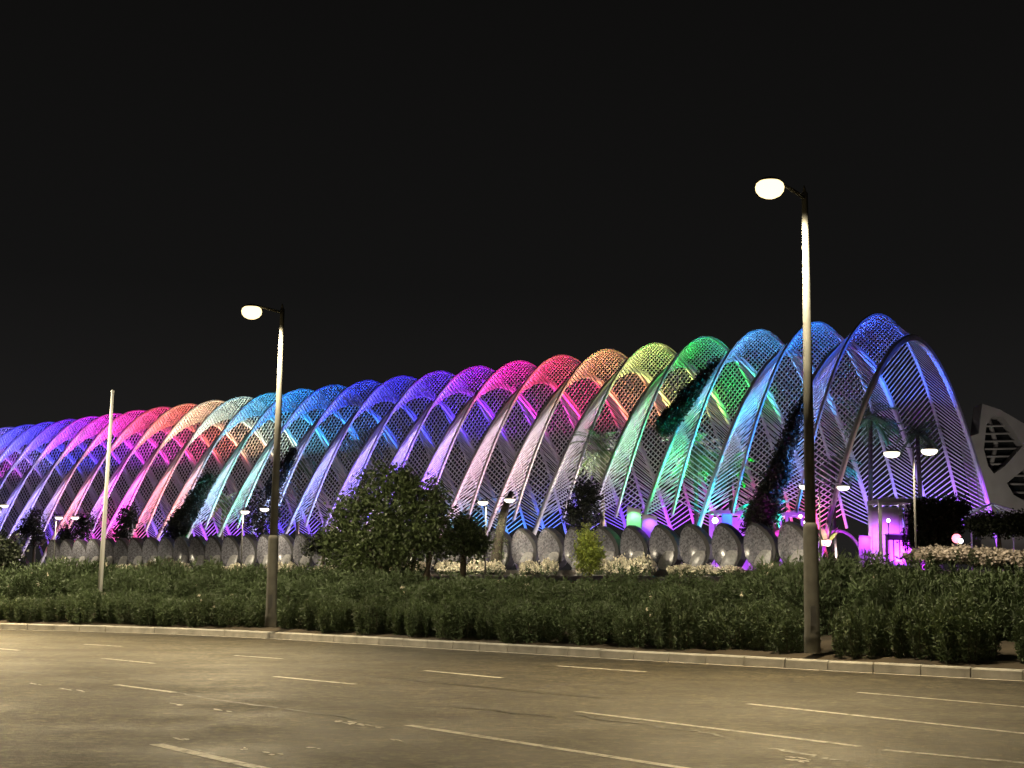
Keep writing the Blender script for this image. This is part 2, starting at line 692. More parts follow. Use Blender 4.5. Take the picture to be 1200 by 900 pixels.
# terrace the vault stands on
tb = MB()
c4 = [plan(-16, -18.3), plan(260, -18.3), plan(260, 24), plan(-16, 24)]
for z0, z1, grow in ((-0.5, DECK - 0.15, 0), (DECK - 0.15, DECK, 0.12)):
    cc = [plan(-16 - grow, -18.3 - grow), plan(260, -18.3 - grow), plan(260, 24 + grow), plan(-16 - grow, 24 + grow)]
    tb.add([p + Vector((0, 0, z0)) for p in cc] + [p + Vector((0, 0, z1)) for p in cc],
           [(0, 1, 5, 4), (1, 2, 6, 5), (2, 3, 7, 6), (3, 0, 4, 7), (4, 5, 6, 7), (3, 2, 1, 0)])
tag(tb.build('terrace', M['terrace']), kind='structure')

# ------------------------------------------------------------------ the ribbed vault
vault = thing('vaulted_pergola', plan(0, 0, DECK), 'long white ribbed arch vault lit in rainbow colours behind the hedge', 'pergola')
VL = Vector(vault.location)


def arch_beam(fn, k, t0, t1, n, wid, dep, name, m):
    """box section beam along an arch; wid(t) along the axis, dep(t) across"""
    ts = np.linspace(t0, t1, n)
    vs, fs = [], []
    for i, t in enumerate(ts):
        P = fn(k, t)
        d = (fn(k, t + 0.004) - fn(k, t - 0.004)).normalized()
        nrm = d.cross(AX).normalized()
        a, b = wid(t) / 2, dep(t) / 2
        ch = min(a, b) * 0.35
        for sx_, sy_ in ((-a, -b + ch), (-a + ch, -b), (a - ch, -b), (a, -b + ch), (a, b - ch), (a - ch, b), (-a + ch, b), (-a, b - ch)):
            vs.append(P + AX * sx_ + nrm * sy_ - VL)
    for i in range(n - 1):
        for j in range(8):
            j2 = (j + 1) % 8
            fs.append((i * 8 + j, i * 8 + j2, (i + 1) * 8 + j2, (i + 1) * 8 + j))
    fs.append(tuple(range(7, -1, -1)))
    fs.append(tuple((n - 1) * 8 + j for j in range(8)))
    mb = MB()
    mb.add(vs, fs)
    return mb.build(name, m, vault)


TF = ((EYE + 21.1855 - DECK) / 23.0572) ** (1 / 1.78055)      # arch parameter of the feet
TL = 0.79                                                     # floating ribs end here

# slat stations spaced by arc length
tt = np.linspace(-TL, TL, 2001)
pp = np.stack([tt * WH, np.array([h_fixed(x) for x in tt])], 1)
arc = np.concatenate([[0], np.cumsum(np.hypot(*np.diff(pp, axis=0).T))])
ns = int(arc[-1] / 0.42)
ST = np.interp(np.linspace(0, arc[-1], ns), arc, tt)


def slat_panel(k, side):
    vs, fs = [], []
    hw, hd = 0.032, 0.040
    for t in ST:
        sg = 1 if t < 0 else -1
        tf = t + sg * 0.022 * min(1, abs(t) * 3)
        A = P_fixed(k + (1 if side else 0), t)
        B = P_float(k, tf)
        d = (B - A).normalized()
        A = A + d * 0.12
        B = B - d * 0.08
        up = Vector((0, 0, 1)) if abs(t) > 0.25 else PR
        a_ = d.cross(up).normalized()
        b_ = d.cross(a_).normalized()
        o = len(vs)
        for E in (A, B):
            for s1, s2 in ((-1, -1), (1, -1), (1, 1), (-1, 1)):
                vs.append(E + a_ * hw * s1 + b_ * hd * s2 - VL)
        fs += [(o, o + 1, o + 5, o + 4), (o + 1, o + 2, o + 6, o + 5), (o + 2, o + 3, o + 7, o + 6), (o + 3, o, o + 4, o + 7)]
    mb = MB()
    mb.add(vs, fs)
    return mb.build('slat_panel', M['slat'], vault)


for k in range(NB + 1):
    arch_beam(P_fixed, k, -TF, TF, 64, lambda t: 0.26 + 0.20 * (1 - abs(t)), lambda t: 0.30 + 0.24 * (1 - abs(t)), 'fixed_arch', M['rib'])
    if k < NB:
        arch_beam(P_float, k, -TL - 0.012, TL + 0.012, 56, lambda t: 0.22, lambda t: 0.26, 'floating_arch', M['rib'])
        slat_panel(k, 0)
        slat_panel(k, 1)


# colours of the floodlights, bay by bay from the near end (sRGB, turned to linear)
def lin(r, g_, b):
    return tuple((x / 255) ** 2.2 for x in (r, g_, b))


CROWN = [(60, 100, 255), (40, 140, 255), (80, 165, 235), (25, 255, 80), (225, 235, 120), (255, 150, 100), (255, 40, 110), (255, 30, 190), (150, 30, 255),
         (90, 40, 255), (55, 50, 255), (45, 70, 255), (40, 120, 255), (40, 150, 255), (70, 180, 230), (200, 220, 190), (255, 200, 150), (255, 110, 90), (255, 60, 130),
         (255, 50, 190), (240, 40, 220), (180, 40, 255), (100, 40, 255), (70, 60, 255), (70, 70, 255), (110, 100, 220), (150, 90, 230), (200, 60, 220), (240, 60, 160),
         (250, 90, 110), (240, 170, 120), (140, 220, 160), (80, 160, 240)]
LEG = [(150, 130, 110), (60, 140, 255), (20, 225, 255), (60, 255, 140), (190, 190, 215), (240, 225, 190), (215, 160, 165), (210, 150, 175), (130, 60, 255),
       (60, 50, 255), (110, 70, 240), (80, 130, 255), (140, 170, 230), (110, 240, 200), (130, 180, 225), (255, 140, 130), (255, 100, 130),
       (255, 30, 240), (190, 90, 240), (240, 110, 130), (150, 120, 235), (120, 100, 230), (100, 80, 250), (90, 90, 250), (140, 100, 230), (200, 80, 220), (240, 60, 160),
       (250, 90, 110), (240, 170, 120), (140, 220, 160), (80, 160, 240), (80, 120, 250), (90, 80, 250), (120, 80, 250)]
FARC = [(170, 80, 255), (120, 90, 255), (150, 90, 255), (255, 60, 110), (230, 70, 170), (220, 60, 230), (160, 70, 255), (110, 60, 255), (90, 70, 255), (60, 110, 255),
        (70, 150, 255), (70, 170, 230), (200, 210, 200), (240, 220, 210), (220, 170, 200), (150, 110, 220), (110, 70, 250), (80, 60, 255), (110, 60, 250), (160, 60, 250)]
LEGP = {0: 0.25, 1: 2.0, 2: 3.6, 3: 1.9, 4: 0.55, 5: 0.8, 6: 0.6, 7: 0.6, 8: 1.8, 9: 1.8, 17: 1.8, 13: 1.5}
FARP = {0: 1.1, 1: 1.0, 2: 0.8}
LIT = 28    # bays beyond this lie outside the picture
# narrow uplights on the feet of single arches: colour, power, aim
FOOT = {0: ((255, 205, 150), 6000, 0.45), 2: ((20, 225, 255), 5000, 0.7), 12: ((70, 170, 255), 1500, 0.84), 13: ((20, 255, 170), 1800, 0.86), 14: ((50, 255, 90), 2200, 0.86),  # first entry is an added warm lamp for street-side light on the leg
        16: ((255, 20, 90), 2200, 0.86), 17: ((255, 20, 240), 2200, 0.82), 18: ((255, 50, 60), 2000, 0.86), 9: ((50, 40, 255), 1200, 0.8), 3: ((60, 255, 140), 3000, 0.75)}
for k in range(LIT):
    c = tuple(x ** 1.02 for x in lin(*CROWN[k]))
    # inside the vault, each aimed up and away from the near end at the slats that face it
    for sgn, pw in ((-1, 1.0), (1, 0.8)):
        spot(plan(6 * k - 1.0, 6.0 * sgn, DECK + 0.4), plan(6 * k + 4.0, 0.24 * sgn * WH, h_float(0.24)), P_CROWN * pw, c, 30, 0.9, 0.2, 'crown_floodlight')
    cl = tuple(x ** 1.05 for x in lin(*LEG[k]))
    spot(plan(6 * k - 5.5, -9.0, DECK + 0.3), plan(6 * k - 1.4, -0.68 * WH, h_fixed(0.68)), P_LEG * LEGP.get(k, 0.9), cl, 58, 1.0, 0.1, 'leg_floodlight')
    cf, pf, af = FOOT.get(k, (LEG[k], 1500, 0.7))
    spot(plan(6 * k - 1.0, -TF * WH - 1.2, DECK + 0.3), P_fixed(k, -af), pf, lin(*cf), 36, 1.0, 0.1, 'leg_floodlight')
    cf = lin(*FARC[k % len(FARC)])
    spot(plan(6 * k - 4.0, TF * WH - 7.0, DECK + 0.3), P_fixed(k, 0.78), P_FAR * FARP.get(k, 0.55), cf, 66, 1.0, 0.15, 'far_floodlight')
    # soft white fill put in for the ambient light inside the vault
    spot(plan(6 * k + 3, 3, DECK + 1.5), plan(6 * k + 5, -9, DECK + 7), 9000, (1.0, 0.82, 0.95), 110, 1.0, 0.4, 'vault_fill_light')

# extra cool fill spots added to brighten the first bays
for b_, v_ in ((-4, 3), (2, 6), (8, 6)):
    spot(plan(b_, v_, DECK + 1.0), plan(b_ + 5, v_ + 4, DECK + 9), 900, (0.72, 0.86, 1.0), 110, 1.0, 0.4, 'vault_fill_light')

# ------------------------------------------------------------------ shells along the terrace edge
OUT = [(775, 275), (815, 292), (870, 340), (910, 395), (935, 455), (942, 520), (930, 585), (900, 640), (860, 668), (820, 660), (775, 632), (735, 590), (710, 540), (700, 470), (702, 395),
       (715, 330), (742, 288)]
OUT = [((x - 820) * 0.0100, (670 - y) * 0.0087) for x, y in OUT]
PET = [(845, 505), (872, 492), (936, 494), (940, 530), (928, 585), (898, 638), (860, 664), (815, 655), (785, 636), (800, 585), (820, 540)]
PET = [((x - 820) * 0.0100, (670 - y) * 0.0087) for x, y in PET]


def dome(mb, out, y0, bulge, mi=0, rings=5):
    """closed outline (x,z) filled by rings that bulge towards -y"""
    n = len(out)
    cx = sum(p[0] for p in out) / n
    cz = sum(p[1] for p in out) / n
    vs, fs = [], []
    for r in range(rings):
        f = 1 - r / rings
        for x, z in out:
            vs.append((cx + (x - cx) * f, y0 - bulge * (1 - f * f), cz + (z - cz) * f))
    vs.append((cx, y0 - bulge, cz))
    for r in range(rings - 1):
        for j in range(n):
            j2 = (j + 1) % n
            fs.append((r * n + j, (r + 1) * n + j, (r + 1) * n + j2, r * n + j2))
    for j in range(n):
        fs.append(((rings - 1) * n + j, rings * n, (rings - 1) * n + (j + 1) % n))
    mb.add(vs, fs, mi)


def make_shell(loc, rz):
    o = thing('mosaic_shell', loc, 'x', 'shell', 'mosaic shells along the terrace edge', rz)
    mb = MB()
    dome(mb, OUT, 0.0, 0.14)
    mb.build('mosaic_face', M['mosaic'], o, smooth=True)
    # dark hood: the same outline grown towards +x and pushed back
    mb = MB()
    n = len(OUT)
    grown = [(x + 0.13 + 0.16 * max(0, x), z * 1.035 + 0.09) for x, z in OUT]
    lay = [([(x, z) for x, z in OUT], 0.012), (grown, 0.02), (grown, 0.85), ([(x * 0.8, z * 0.85 + 0.2) for x, z in grown], 1.3)]
    vs = [(x, y, z) for ps, y in lay for x, z in ps]
    fs = []
    for r in range(3):
        for j in range(n):
            j2 = (j + 1) % n
            fs.append((r * n + j, r * n + j2, (r + 1) * n + j2, (r + 1) * n + j))
    fs.append(tuple(3 * n + j for j in range(n)))
    mb.add(vs, fs)
    mb.build('hood', M['shellrim'], o)
    mb = MB()
    dome(mb, PET, -0.12, 0.10, rings=3)
    mb.add([(x, -0.12, z) for x, z in PET] + [(x, 0.05, z) for x, z in PET],
           [(j, (j + 1) % len(PET), len(PET) + (j + 1) % len(PET), len(PET) + j) for j in range(len(PET))])
    mb.build('lower_petal', M['petal'], o, smooth=False)
    return o


shell0 = None
NSH = 36
for i in range(NSH):
    P = plan(3.0 * i + 0.3, -19.0, 2.95)
    # local +x runs along -AX (to the right in view), local -y faces the street
    rz = math.atan2(-AX.y, -AX.x) + 0.04
    if shell0 is None:
        o = shell0 = make_shell(P, rz)
    else:
        o = copy_tree(shell0)
        o.location = P
        o.rotation_euler = (0, 0, rz + random.uniform(-0.06, 0.06) + 0.004 * i)
    o['label'] = ('grey mosaic shell at the right end of the shell row' if i == 0 else
                  f'grey mosaic shell, {ORD[i + 1]} from the right end of the shell row')

# ------------------------------------------------------------------ foliage
def leaf_mesh(name, P, D, Nn, L, Wd, mats, mi=None, extra=None, fold=0.25):
    """lance leaves as 4-vertex diamonds: base P, direction D, side vector from Nn, length L, width Wd (numpy arrays)"""
    n = len(P)
    D = D / np.linalg.norm(D, axis=1, keepdims=True)
    S = np.cross(D, Nn)
    S /= np.linalg.norm(S, axis=1, keepdims=True) + 1e-9
    U = np.cross(S, D)
    L = L[:, None]
    Wd = Wd[:, None]
    V = np.empty((n, 4, 3))
    V[:, 0] = P
    V[:, 1] = P + D * L * 0.45 + S * Wd / 2 + U * Wd * fold
    V[:, 2] = P + D * L
    V[:, 3] = P + D * L * 0.45 - S * Wd / 2 + U * Wd * fold
    V = V.reshape(-1, 3)
    nv = len(V)
    idx = np.arange(nv, dtype=np.int32)
    faces_n = n
    me = bpy.data.meshes.new(name)
    ev, ef, em = ([], [], []) if extra is None else (extra.v, extra.f, extra.m)
    tot_v = nv + len(ev)
    me.vertices.add(tot_v)
    allv = np.concatenate([V, np.array(ev).reshape(-1, 3)]) if ev else V
    me.vertices.foreach_set('co', allv.ravel())
    li = [idx]
    st = list(range(0, nv, 4))
    tot = [4] * n
    pos = nv
    for f in ef:
        li.append(np.array(f, dtype=np.int32) + nv)
        st.append(pos)
        tot.append(len(f))
        pos += len(f)
    me.loops.add(pos)
    me.loops.foreach_set('vertex_index', np.concatenate(li).astype(np.int32))
    me.polygons.add(len(st))
    me.polygons.foreach_set('loop_start', np.array(st, dtype=np.int32))
    mi = np.zeros(n, dtype=np.int32) if mi is None else mi
    for q_ in mats:
        me.materials.append(q_)
    me.update(calc_edges=True)
    me.polygons.foreach_set('material_index', np.concatenate([mi, np.array(em, dtype=np.int32)]) if em else mi)
    me.update()
    return me


def unit(n):
    v = RNG.normal(size=(n, 3))
    return v / np.linalg.norm(v, axis=1, keepdims=True)


def oleander_mesh(name, w_, h_, stems=70, per=46, ll=0.17, lw=0.034, flowers=0.0, leafmat='oleander'):
    """many upright stems from the base, whorls of lance leaves along their upper part"""
    Ps, Ds, Ns, mi = [], [], [], []
    ex = MB()
    for s_ in range(stems):
        a = RNG.uniform(0, 2 * PI)
        r = math.sqrt(RNG.uniform(0, 1))
        base = np.array([math.cos(a) * r * w_ * 0.42, math.sin(a) * r * w_ * 0.42, 0])
        hh = h_ * (1 - 0.34 * r ** 2.2) * RNG.uniform(0.78, 1.06)
        top = np.array([math.cos(a) * r * w_ * 0.52, math.sin(a) * r * w_ * 0.52, hh])
        mid = (base + top) / 2 + np.array([math.cos(a), math.sin(a), 0]) * w_ * 0.08 * r
        if s_ % 3 == 0:
            ex.tube([base, mid, top * 0.96], [0.014, 0.01, 0.005], 3, 1, caps=False)
        k = int(per * (0.6 + 0.6 * r))
        u = RNG.uniform(0.02 if r > 0.5 else 0.3, 1.0, k) ** 0.85
        pos = ((1 - u) ** 2)[:, None] * base + (2 * u * (1 - u))[:, None] * mid + (u ** 2)[:, None] * top
        sd = top - base
        sd = sd / np.linalg.norm(sd)
        d = unit(k) * 1.0 + sd * 0.5 + np.array([math.cos(a), math.sin(a), 0.1]) * 0.35 * r
        Ps.append(pos + RNG.normal(size=(k, 3)) * 0.035)
        Ds.append(d)
        Ns.append(unit(k))
        mi.append(np.zeros(k, dtype=np.int32))
    P, D, N_ = np.concatenate(Ps), np.concatenate(Ds), np.concatenate(Ns)
    n = len(P)
    me = leaf_mesh(name, P, D, N_, ll * RNG.uniform(0.65, 1.25, n), lw * RNG.uniform(0.7, 1.3, n), [M[leafmat], M['stem']],
                   np.concatenate(mi), ex)
    return me


def blossom_mesh(name, w_, h_, clusters, zmin=0.75, size=0.06):
    Ps = []
    for c in range(clusters):
        a = RNG.uniform(0, 2 * PI)
        r = math.sqrt(RNG.uniform(0, 1))
        z = h_ * (1 - 0.34 * r ** 2.2) * RNG.uniform(zmin, 1.08)
        k = int(RNG.integers(5, 12))
        Ps.append(np.array([math.cos(a) * r * w_ * 0.52, math.sin(a) * r * w_ * 0.52, z]) + RNG.normal(size=(k, 3)) * size * 0.9)
    P = np.concatenate(Ps)
    n = len(P)
    return leaf_mesh(name, P, unit(n) + np.array([0, -0.3, 0.5]), unit(n), size * 1.5 * RNG.uniform(0.7, 1.3, n), size * 1.2 * RNG.uniform(0.7, 1.3, n), [M['blossom']])


OLE = [oleander_mesh('oleander_leaves', 1.9, 1.35, stems=120, per=60, ll=0.17, lw=0.038) for _ in range(6)]
OLEB = [blossom_mesh('oleander_blossoms', 1.9, 1.35, c, 0.6, 0.035) for c in (2, 3, 4)]

S_LAMP_L = nearest_s(ground(317, 735, 0.28))
S_LAMP_R = nearest_s(ground(952, 765, 0.28))
S_FLAG = nearest_s(at(116, 705, 50))


def s_at_px(px, d):
    """station whose point d behind the kerb falls on pixel column px (monotonic)"""
    best, bs = 1e9, 0
    for s_ in np.arange(8, KS[-1] - 6, 0.25):
        P = kpt(s_, d)
        if P.y < 5:
            continue
        x = 600 + F * P.x / (P.y * _cp + (0 - EYE) * _sp)
        if abs(x - px) < best:
            best, bs = abs(x - px), s_
    return bs


def px_of(P):
    return 600 + F * P.x / (P.y * _cp + (P.z - EYE) * _sp)


def shrub_row(d, hs, sp, rowname, w0=1.0, avoid=0.0, dright=0.0):
    sa, sb = s_at_px(1300, d), s_at_px(-110, d)
    n = int((sb - sa) / sp)
    cnt = {}
    for i in range(n + 1):
        s_ = sa + (sb - sa) * i / n + random.uniform(-0.18, 0.18) * sp
        for q_ in (S_LAMP_L, S_LAMP_R):
            if abs(s_ - q_) < avoid:
                s_ = q_ + avoid * (1 if s_ > q_ else -1)
        P = kpt(s_, d + random.uniform(-0.22, 0.22))
        P = kpt(s_, (P - kpt(s_)).length + dright * max(0.0, min(1.0, (px_of(P) - 500) / 500)))
        P.z = terrain(P, d) - 0.04
        hh = float(np.interp(px_of(P), [q_[0] for q_ in hs], [q_[1] for q_ in hs])) * random.uniform(0.86, 1.10)
        o = bpy.data.objects.new('oleander_shrub', random.choice(OLE))
        C.objects.link(o)
        o.location = P
        o.rotation_euler = (0, 0, random.uniform(0, 2 * PI))
        sw = w0 * random.uniform(0.9, 1.12)
        o.scale = (sw, sw, hh / 1.35)
        # name it from the street lamp it grows beside
        if s_ < S_LAMP_R:
            key, rank = 'right of the right street lamp', S_LAMP_R - s_
        elif s_ > S_LAMP_L:
            key, rank = 'left of the left street lamp', s_ - S_LAMP_L
        else:
            key, rank = 'right of the left street lamp', S_LAMP_L - s_
        cnt.setdefault(key, []).append((rank, o))
        if random.random() < (0.5 if rowname == 'rear' else 0.2):
            b = bpy.data.objects.new('blossoms', random.choice(OLEB))
            C.objects.link(b)
            b.parent = o
    for key, lst in cnt.items():
        lst.sort(key=lambda q_: q_[0])
        for j, (r_, o) in enumerate(lst):
            tag(o, f'oleander shrub in the {rowname} hedge row, {ORD[j + 1]} {key}', 'shrub', f'oleander shrubs of the {rowname} row')


shrub_row(1.05, [(0, 0.98), (500, 1.05), (800, 1.15), (1200, 1.25)], 1.18, 'front', 0.64, avoid=0.6, dright=0.12)
shrub_row(4.0, [(0, 1.35), (500, 1.15), (750, 1.15), (1000, 1.55), (1200, 1.4)], 1.3, 'middle', 0.85)
shrub_row(6.0, [(0, 1.75), (350, 1.6), (500, 1.35), (750, 1.28), (900, 1.4), (985, 2.1), (1050, 1.7), (1100, 1.45), (1200, 1.4)], 1.4, 'rear', 1.0)

# cream flowering shrubs lit at the foot of the shells
FLL = oleander_mesh('flower_shrub_leaves', 1.9, 1.0, stems=40, per=36, ll=0.2, lw=0.05)
FLB = [blossom_mesh('flower_heads', 1.9, 1.0, 120, 0.5, 0.12) for _ in range(3)]


def flower_shrub(P, w_, h_, label, grp):
    o = thing('flowering_shrub', P, label, 'shrub', grp, random.uniform(0, 6.28))
    o.scale = (w_, w_, h_)
    for nm, me in (('foliage', FLL), ('blossoms', random.choice(FLB))):
        c_ = bpy.data.objects.new(nm, me)
        C.objects.link(c_)
        c_.parent = o
    return o


nfl = 44
for i in range(nfl):
    b = 0.5 + 2.0 * i
    if i in (1, 5, 10, 13, 18, 22, 23, 26, 27, 30, 31, 33, 35, 36, 39):
        continue
    P = plan(b, -21.2 + random.uniform(-0.4, 0.4))
    P.z = terrain_xy(P) - 0.05
    flower_shrub(P, random.uniform(0.7, 1.25), random.uniform(0.6, 1.35),
                 f'cream flowering shrub below the mosaic shells, {ORD[i + 1]} of its row from the right', 'cream flowering shrubs below the shells')
j = 0
for px, py, Y in ((1085, 648, 66), (1104, 646, 67), (1122, 645, 66), (1142, 648, 67), (1163, 650, 66), (1183, 652, 67), (1204, 652, 66)):
    P = at(px, py, Y)
    hh = random.uniform(0.6, 0.85)
    P.z -= hh * 0.85
    j += 1
    flower_shrub(P, 1.0, hh, f'cream flowering shrub at the far right behind the hedge, {ORD[j]} right of the double-headed lamp', 'cream flowering shrubs at the far right')


spot(at(1140, 640, 60) + Vector((0, 0, 1.5)), at(1140, 652, 67), 900, (1.0, 0.78, 0.62), 110, 1.0, 0.15, 'flower_fill_light')  # added fill spot that brightens the far-right flowers


# trees -----------------------------------------------------------------
def crown_mesh(name, blobs, n, ll, lw, leafmat, extra=None, shell=0.55):
    """leaf clumps spread through a set of ellipsoid volumes (centre, radii)"""
    vol = np.array([b[1][0] * b[1][1] * b[1][2] for b in blobs])
    vol = vol ** 0.7
    cnt = (vol / vol.sum() * n / 14).astype(int) + 1
    Ps, Ds = [], []
    for (c_, r_), k in zip(blobs, cnt):
        u = unit(k) * (RNG.uniform(shell ** 3, 1, k) ** (1 / 3))[:, None]
        cc = np.array(c_) + u * np.array(r_)
        for q_ in cc:
            m_n = int(RNG.integers(9, 20))
            Ps.append(q_ + RNG.normal(size=(m_n, 3)) * ll * 0.9)
            Ds.append(unit(m_n) + (q_ - np.array(c_)) / max(r_) * 0.6 + np.array([0, 0, -0.1]))
    P, D = np.concatenate(Ps), np.concatenate(Ds)
    k = len(P)
    return leaf_mesh(name, P, D, unit(k), ll * RNG.uniform(0.6, 1.3, k), lw * RNG.uniform(0.6, 1.3, k), [M[leafmat], M['bark']], None, extra)


def obj_mesh(name, me, parent):
    o = bpy.data.objects.new(name, me)
    C.objects.link(o)
    o.parent = parent
    return o


def px_blob(px, py, Y, rx, ry, base, depth=None):
    """ellipsoid centred on a pixel of the photo at distance Y, radii in photo pixels"""
    P = at(px, py, Y) - base
    s_ = Y / F
    return ((P.x, P.y, P.z), (rx * s_, (depth or rx * 0.8) * s_, ry * s_))


# the big round tree behind the hedge
TY = 57
base = at(470, 690, TY)
base.z = 1.0
tree = thing('broadleaf_tree', base, 'dense dark green round tree standing behind the hedge left of centre', 'tree')
bl = [px_blob(*q_, base) for q_ in ((455, 585, TY, 42, 36), (425, 610, TY - 0.6, 34, 34), (400, 640, TY, 26, 30), (488, 592, TY, 42, 32), (500, 602, TY + 0.4, 24, 30),
                                    (470, 566, TY, 26, 18), (440, 640, TY - 0.7, 42, 34), (480, 628, TY - 0.3, 44, 30), (422, 665, TY, 38, 24), (455, 670, TY + 0.5, 36, 22),
                                    (384, 628, TY, 10, 9), (514, 620, TY, 13, 14), (500, 636, TY + .3, 22, 14), (450, 552, TY, 16, 9), (405, 598, TY, 18, 16))]
obj_mesh('crown', crown_mesh('crown', bl, 17000, 0.17, 0.095, 'tree', shell=0.3), tree)
mb = MB()
for (bx, tx, ty_, yo) in ((468, 455, 600, 0), (476, 490, 600, .3), (462, 425, 630, -.4), (487, 512, 620, .3), (497, 500, 640, 0.5)):
    A = at(bx, 694, TY + yo) - base
    A.z = -0.1
    B = at(tx, ty_, TY + yo) - base
    mb.tube([A, A.lerp(B, 0.45) + Vector((0.12, 0, 0.1)), B], [0.12, 0.085, 0.04], 7)
mb.build('trunk', M['bark'], tree, smooth=True)

TY = 66
base = at(543, 668, TY)
base.z = 1.2
t2 = thing('broadleaf_tree', base, 'small dark tree with a bare trunk just right of the big round tree', 'tree')
bl = [px_blob(*q_, base) for q_ in ((543, 628, TY, 24, 17), (526, 640, TY, 14, 12), (560, 634, TY, 15, 13), (540, 614, TY, 16, 10), (553, 648, TY, 14, 7))]
obj_mesh('crown', crown_mesh('crown', bl, 3600, 0.17, 0.09, 'tree', shell=0.2), t2)
mb = MB()
A = Vector((0, 0, -0.2))
mb.tube([A, at(543, 650, TY) - base, at(541, 625, TY) - base], [0.16, 0.13, 0.06], 8)
mb.tube([at(543, 650, TY) - base, at(556, 634, TY) - base], [0.08, 0.04], 6)
mb.build('trunk', M['bark'], t2, smooth=True)

TY = dv(580, -20.6)
base = at(580, 664, TY)
base.z = 2.5
t3 = thing('old_tree', base, 'thick dark ivy-covered tree trunk beside the park lamp, left of the bright shells', 'tree')
mb = MB()
pts = [Vector((0, 0, -0.2)), at(582, 650, TY) - base, at(586, 625, TY) - base, at(589, 606, TY) - base, at(594, 590, TY) - base, at(600, 576, TY) - base]
mb.tube(pts, [0.55, 0.46, 0.42, 0.38, 0.30, 0.2], 10)
mb.build('trunk', M['oldbark'], t3, smooth=True)
bl = [px_blob(*q_, base) for q_ in ((582, 652, TY, 8, 12), (585, 630, TY, 7, 14), (588, 612, TY, 6, 10))]
obj_mesh('ivy', crown_mesh('ivy', bl, 900, 0.16, 0.1, 'tree'), t3)

# lime green lit conifer in front of the shells
TY = 104
base = at(692, 668, TY)
base.z = terrain_xy(base)
t4 = thing('lime_shrub', base, 'tall lime green shrub lit by a lamp in front of the shells', 'shrub')
bl = [px_blob(*q_, base) for q_ in ((690, 656, TY, 14, 13), (688, 638, TY, 11, 14), (686, 622, TY, 6, 10), (699, 648, TY, 8, 10), (680, 648, TY, 6, 9), (694, 632, TY, 6, 6))]
obj_mesh('foliage', crown_mesh('foliage', bl, 3200, 0.2, 0.13, 'limeleaf'), t4)
mb = MB()
mb.tube([(0, 0, -.2), (0, 0, 2.2)], [0.1, 0.04], 6)
mb.build('stem', M['bark'], t4)
spot(base + Vector((-1.5, -5, 4.5)), base + Vector((0, 0, 1.6)), 1900, (1.0, 0.9, 0.5), 50, 1, 0.1, 'shrub_floodlight')


def dark_tree(blobs, Y, bx, by, label, name='evergreen_tree', mat_='darkleaf', n=2600, ll=0.3, lw=0.17, cat='tree', bz=None, trunk=True):
    base_ = at(bx, by, Y)
    base_.z = DECK if bz is None else bz
    o = thing(name, base_, label, cat)
    bl_ = [px_blob(px, py, Y, rx, ry, base_) for px, py, rx, ry in blobs]
    obj_mesh('crown', crown_mesh('crown', bl_, n, ll, lw, mat_, shell=0.1), o)
    if trunk:
        top = at(blobs[0][0], blobs[0][1], Y) - base_
        m2 = MB()
        m2.tube([(0, 0, -0.2), top * 0.5 + Vector((0.1, 0, 0)), top], [0.22, 0.16, 0.06], 7)
        m2.build('trunk', M['bark'], o, smooth=True)
    return o


dark_tree([(683, 590, 20, 24), (690, 578, 14, 16), (672, 602, 13, 13), (694, 602, 12, 18), (682, 612, 16, 10)], dv(684, -17.2), 684, 640, 'square black evergreen crown above the lime shrub')
dark_tree([(308, 600, 22, 24), (318, 585, 16, 20), (298, 618, 16, 18), (312, 628, 20, 12), (328, 560, 6, 22)], dv(305, -16.5), 305, 645, 'tall black evergreen just left of the left street lamp pole')
dark_tree([(378, 636, 18, 12), (368, 644, 14, 8), (390, 642, 14, 9)], dv(378, -20.5), 378, 655, 'low black bush right of the left street lamp pole', 'evergreen_bush', cat='bush', n=1600)
dark_tree([(148, 614, 9, 18), (154, 604, 6, 14), (143, 628, 9, 12)], dv(148, -16.5), 148, 645, 'slim black evergreen right of the flagpole above the shells')
dark_tree([(95, 620, 7, 16), (78, 628, 8, 12), (104, 612, 5, 12)], dv(92, -16.5), 92, 645, 'ragged black evergreen left of the flagpole')
dark_tree([(40, 612, 9, 14), (44, 628, 9, 12), (30, 620, 7, 10)], dv(40, -16.5), 40, 645, 'small black evergreen above the left end of the shells')
dark_tree([(2, 648, 22, 20), (-14, 640, 22, 22), (12, 660, 16, 12)], 56, 0, 672, 'dark rounded bush at the left edge behind the hedge', 'evergreen_bush', cat='bush', n=2600, ll=0.14, lw=0.09, bz=1.1)

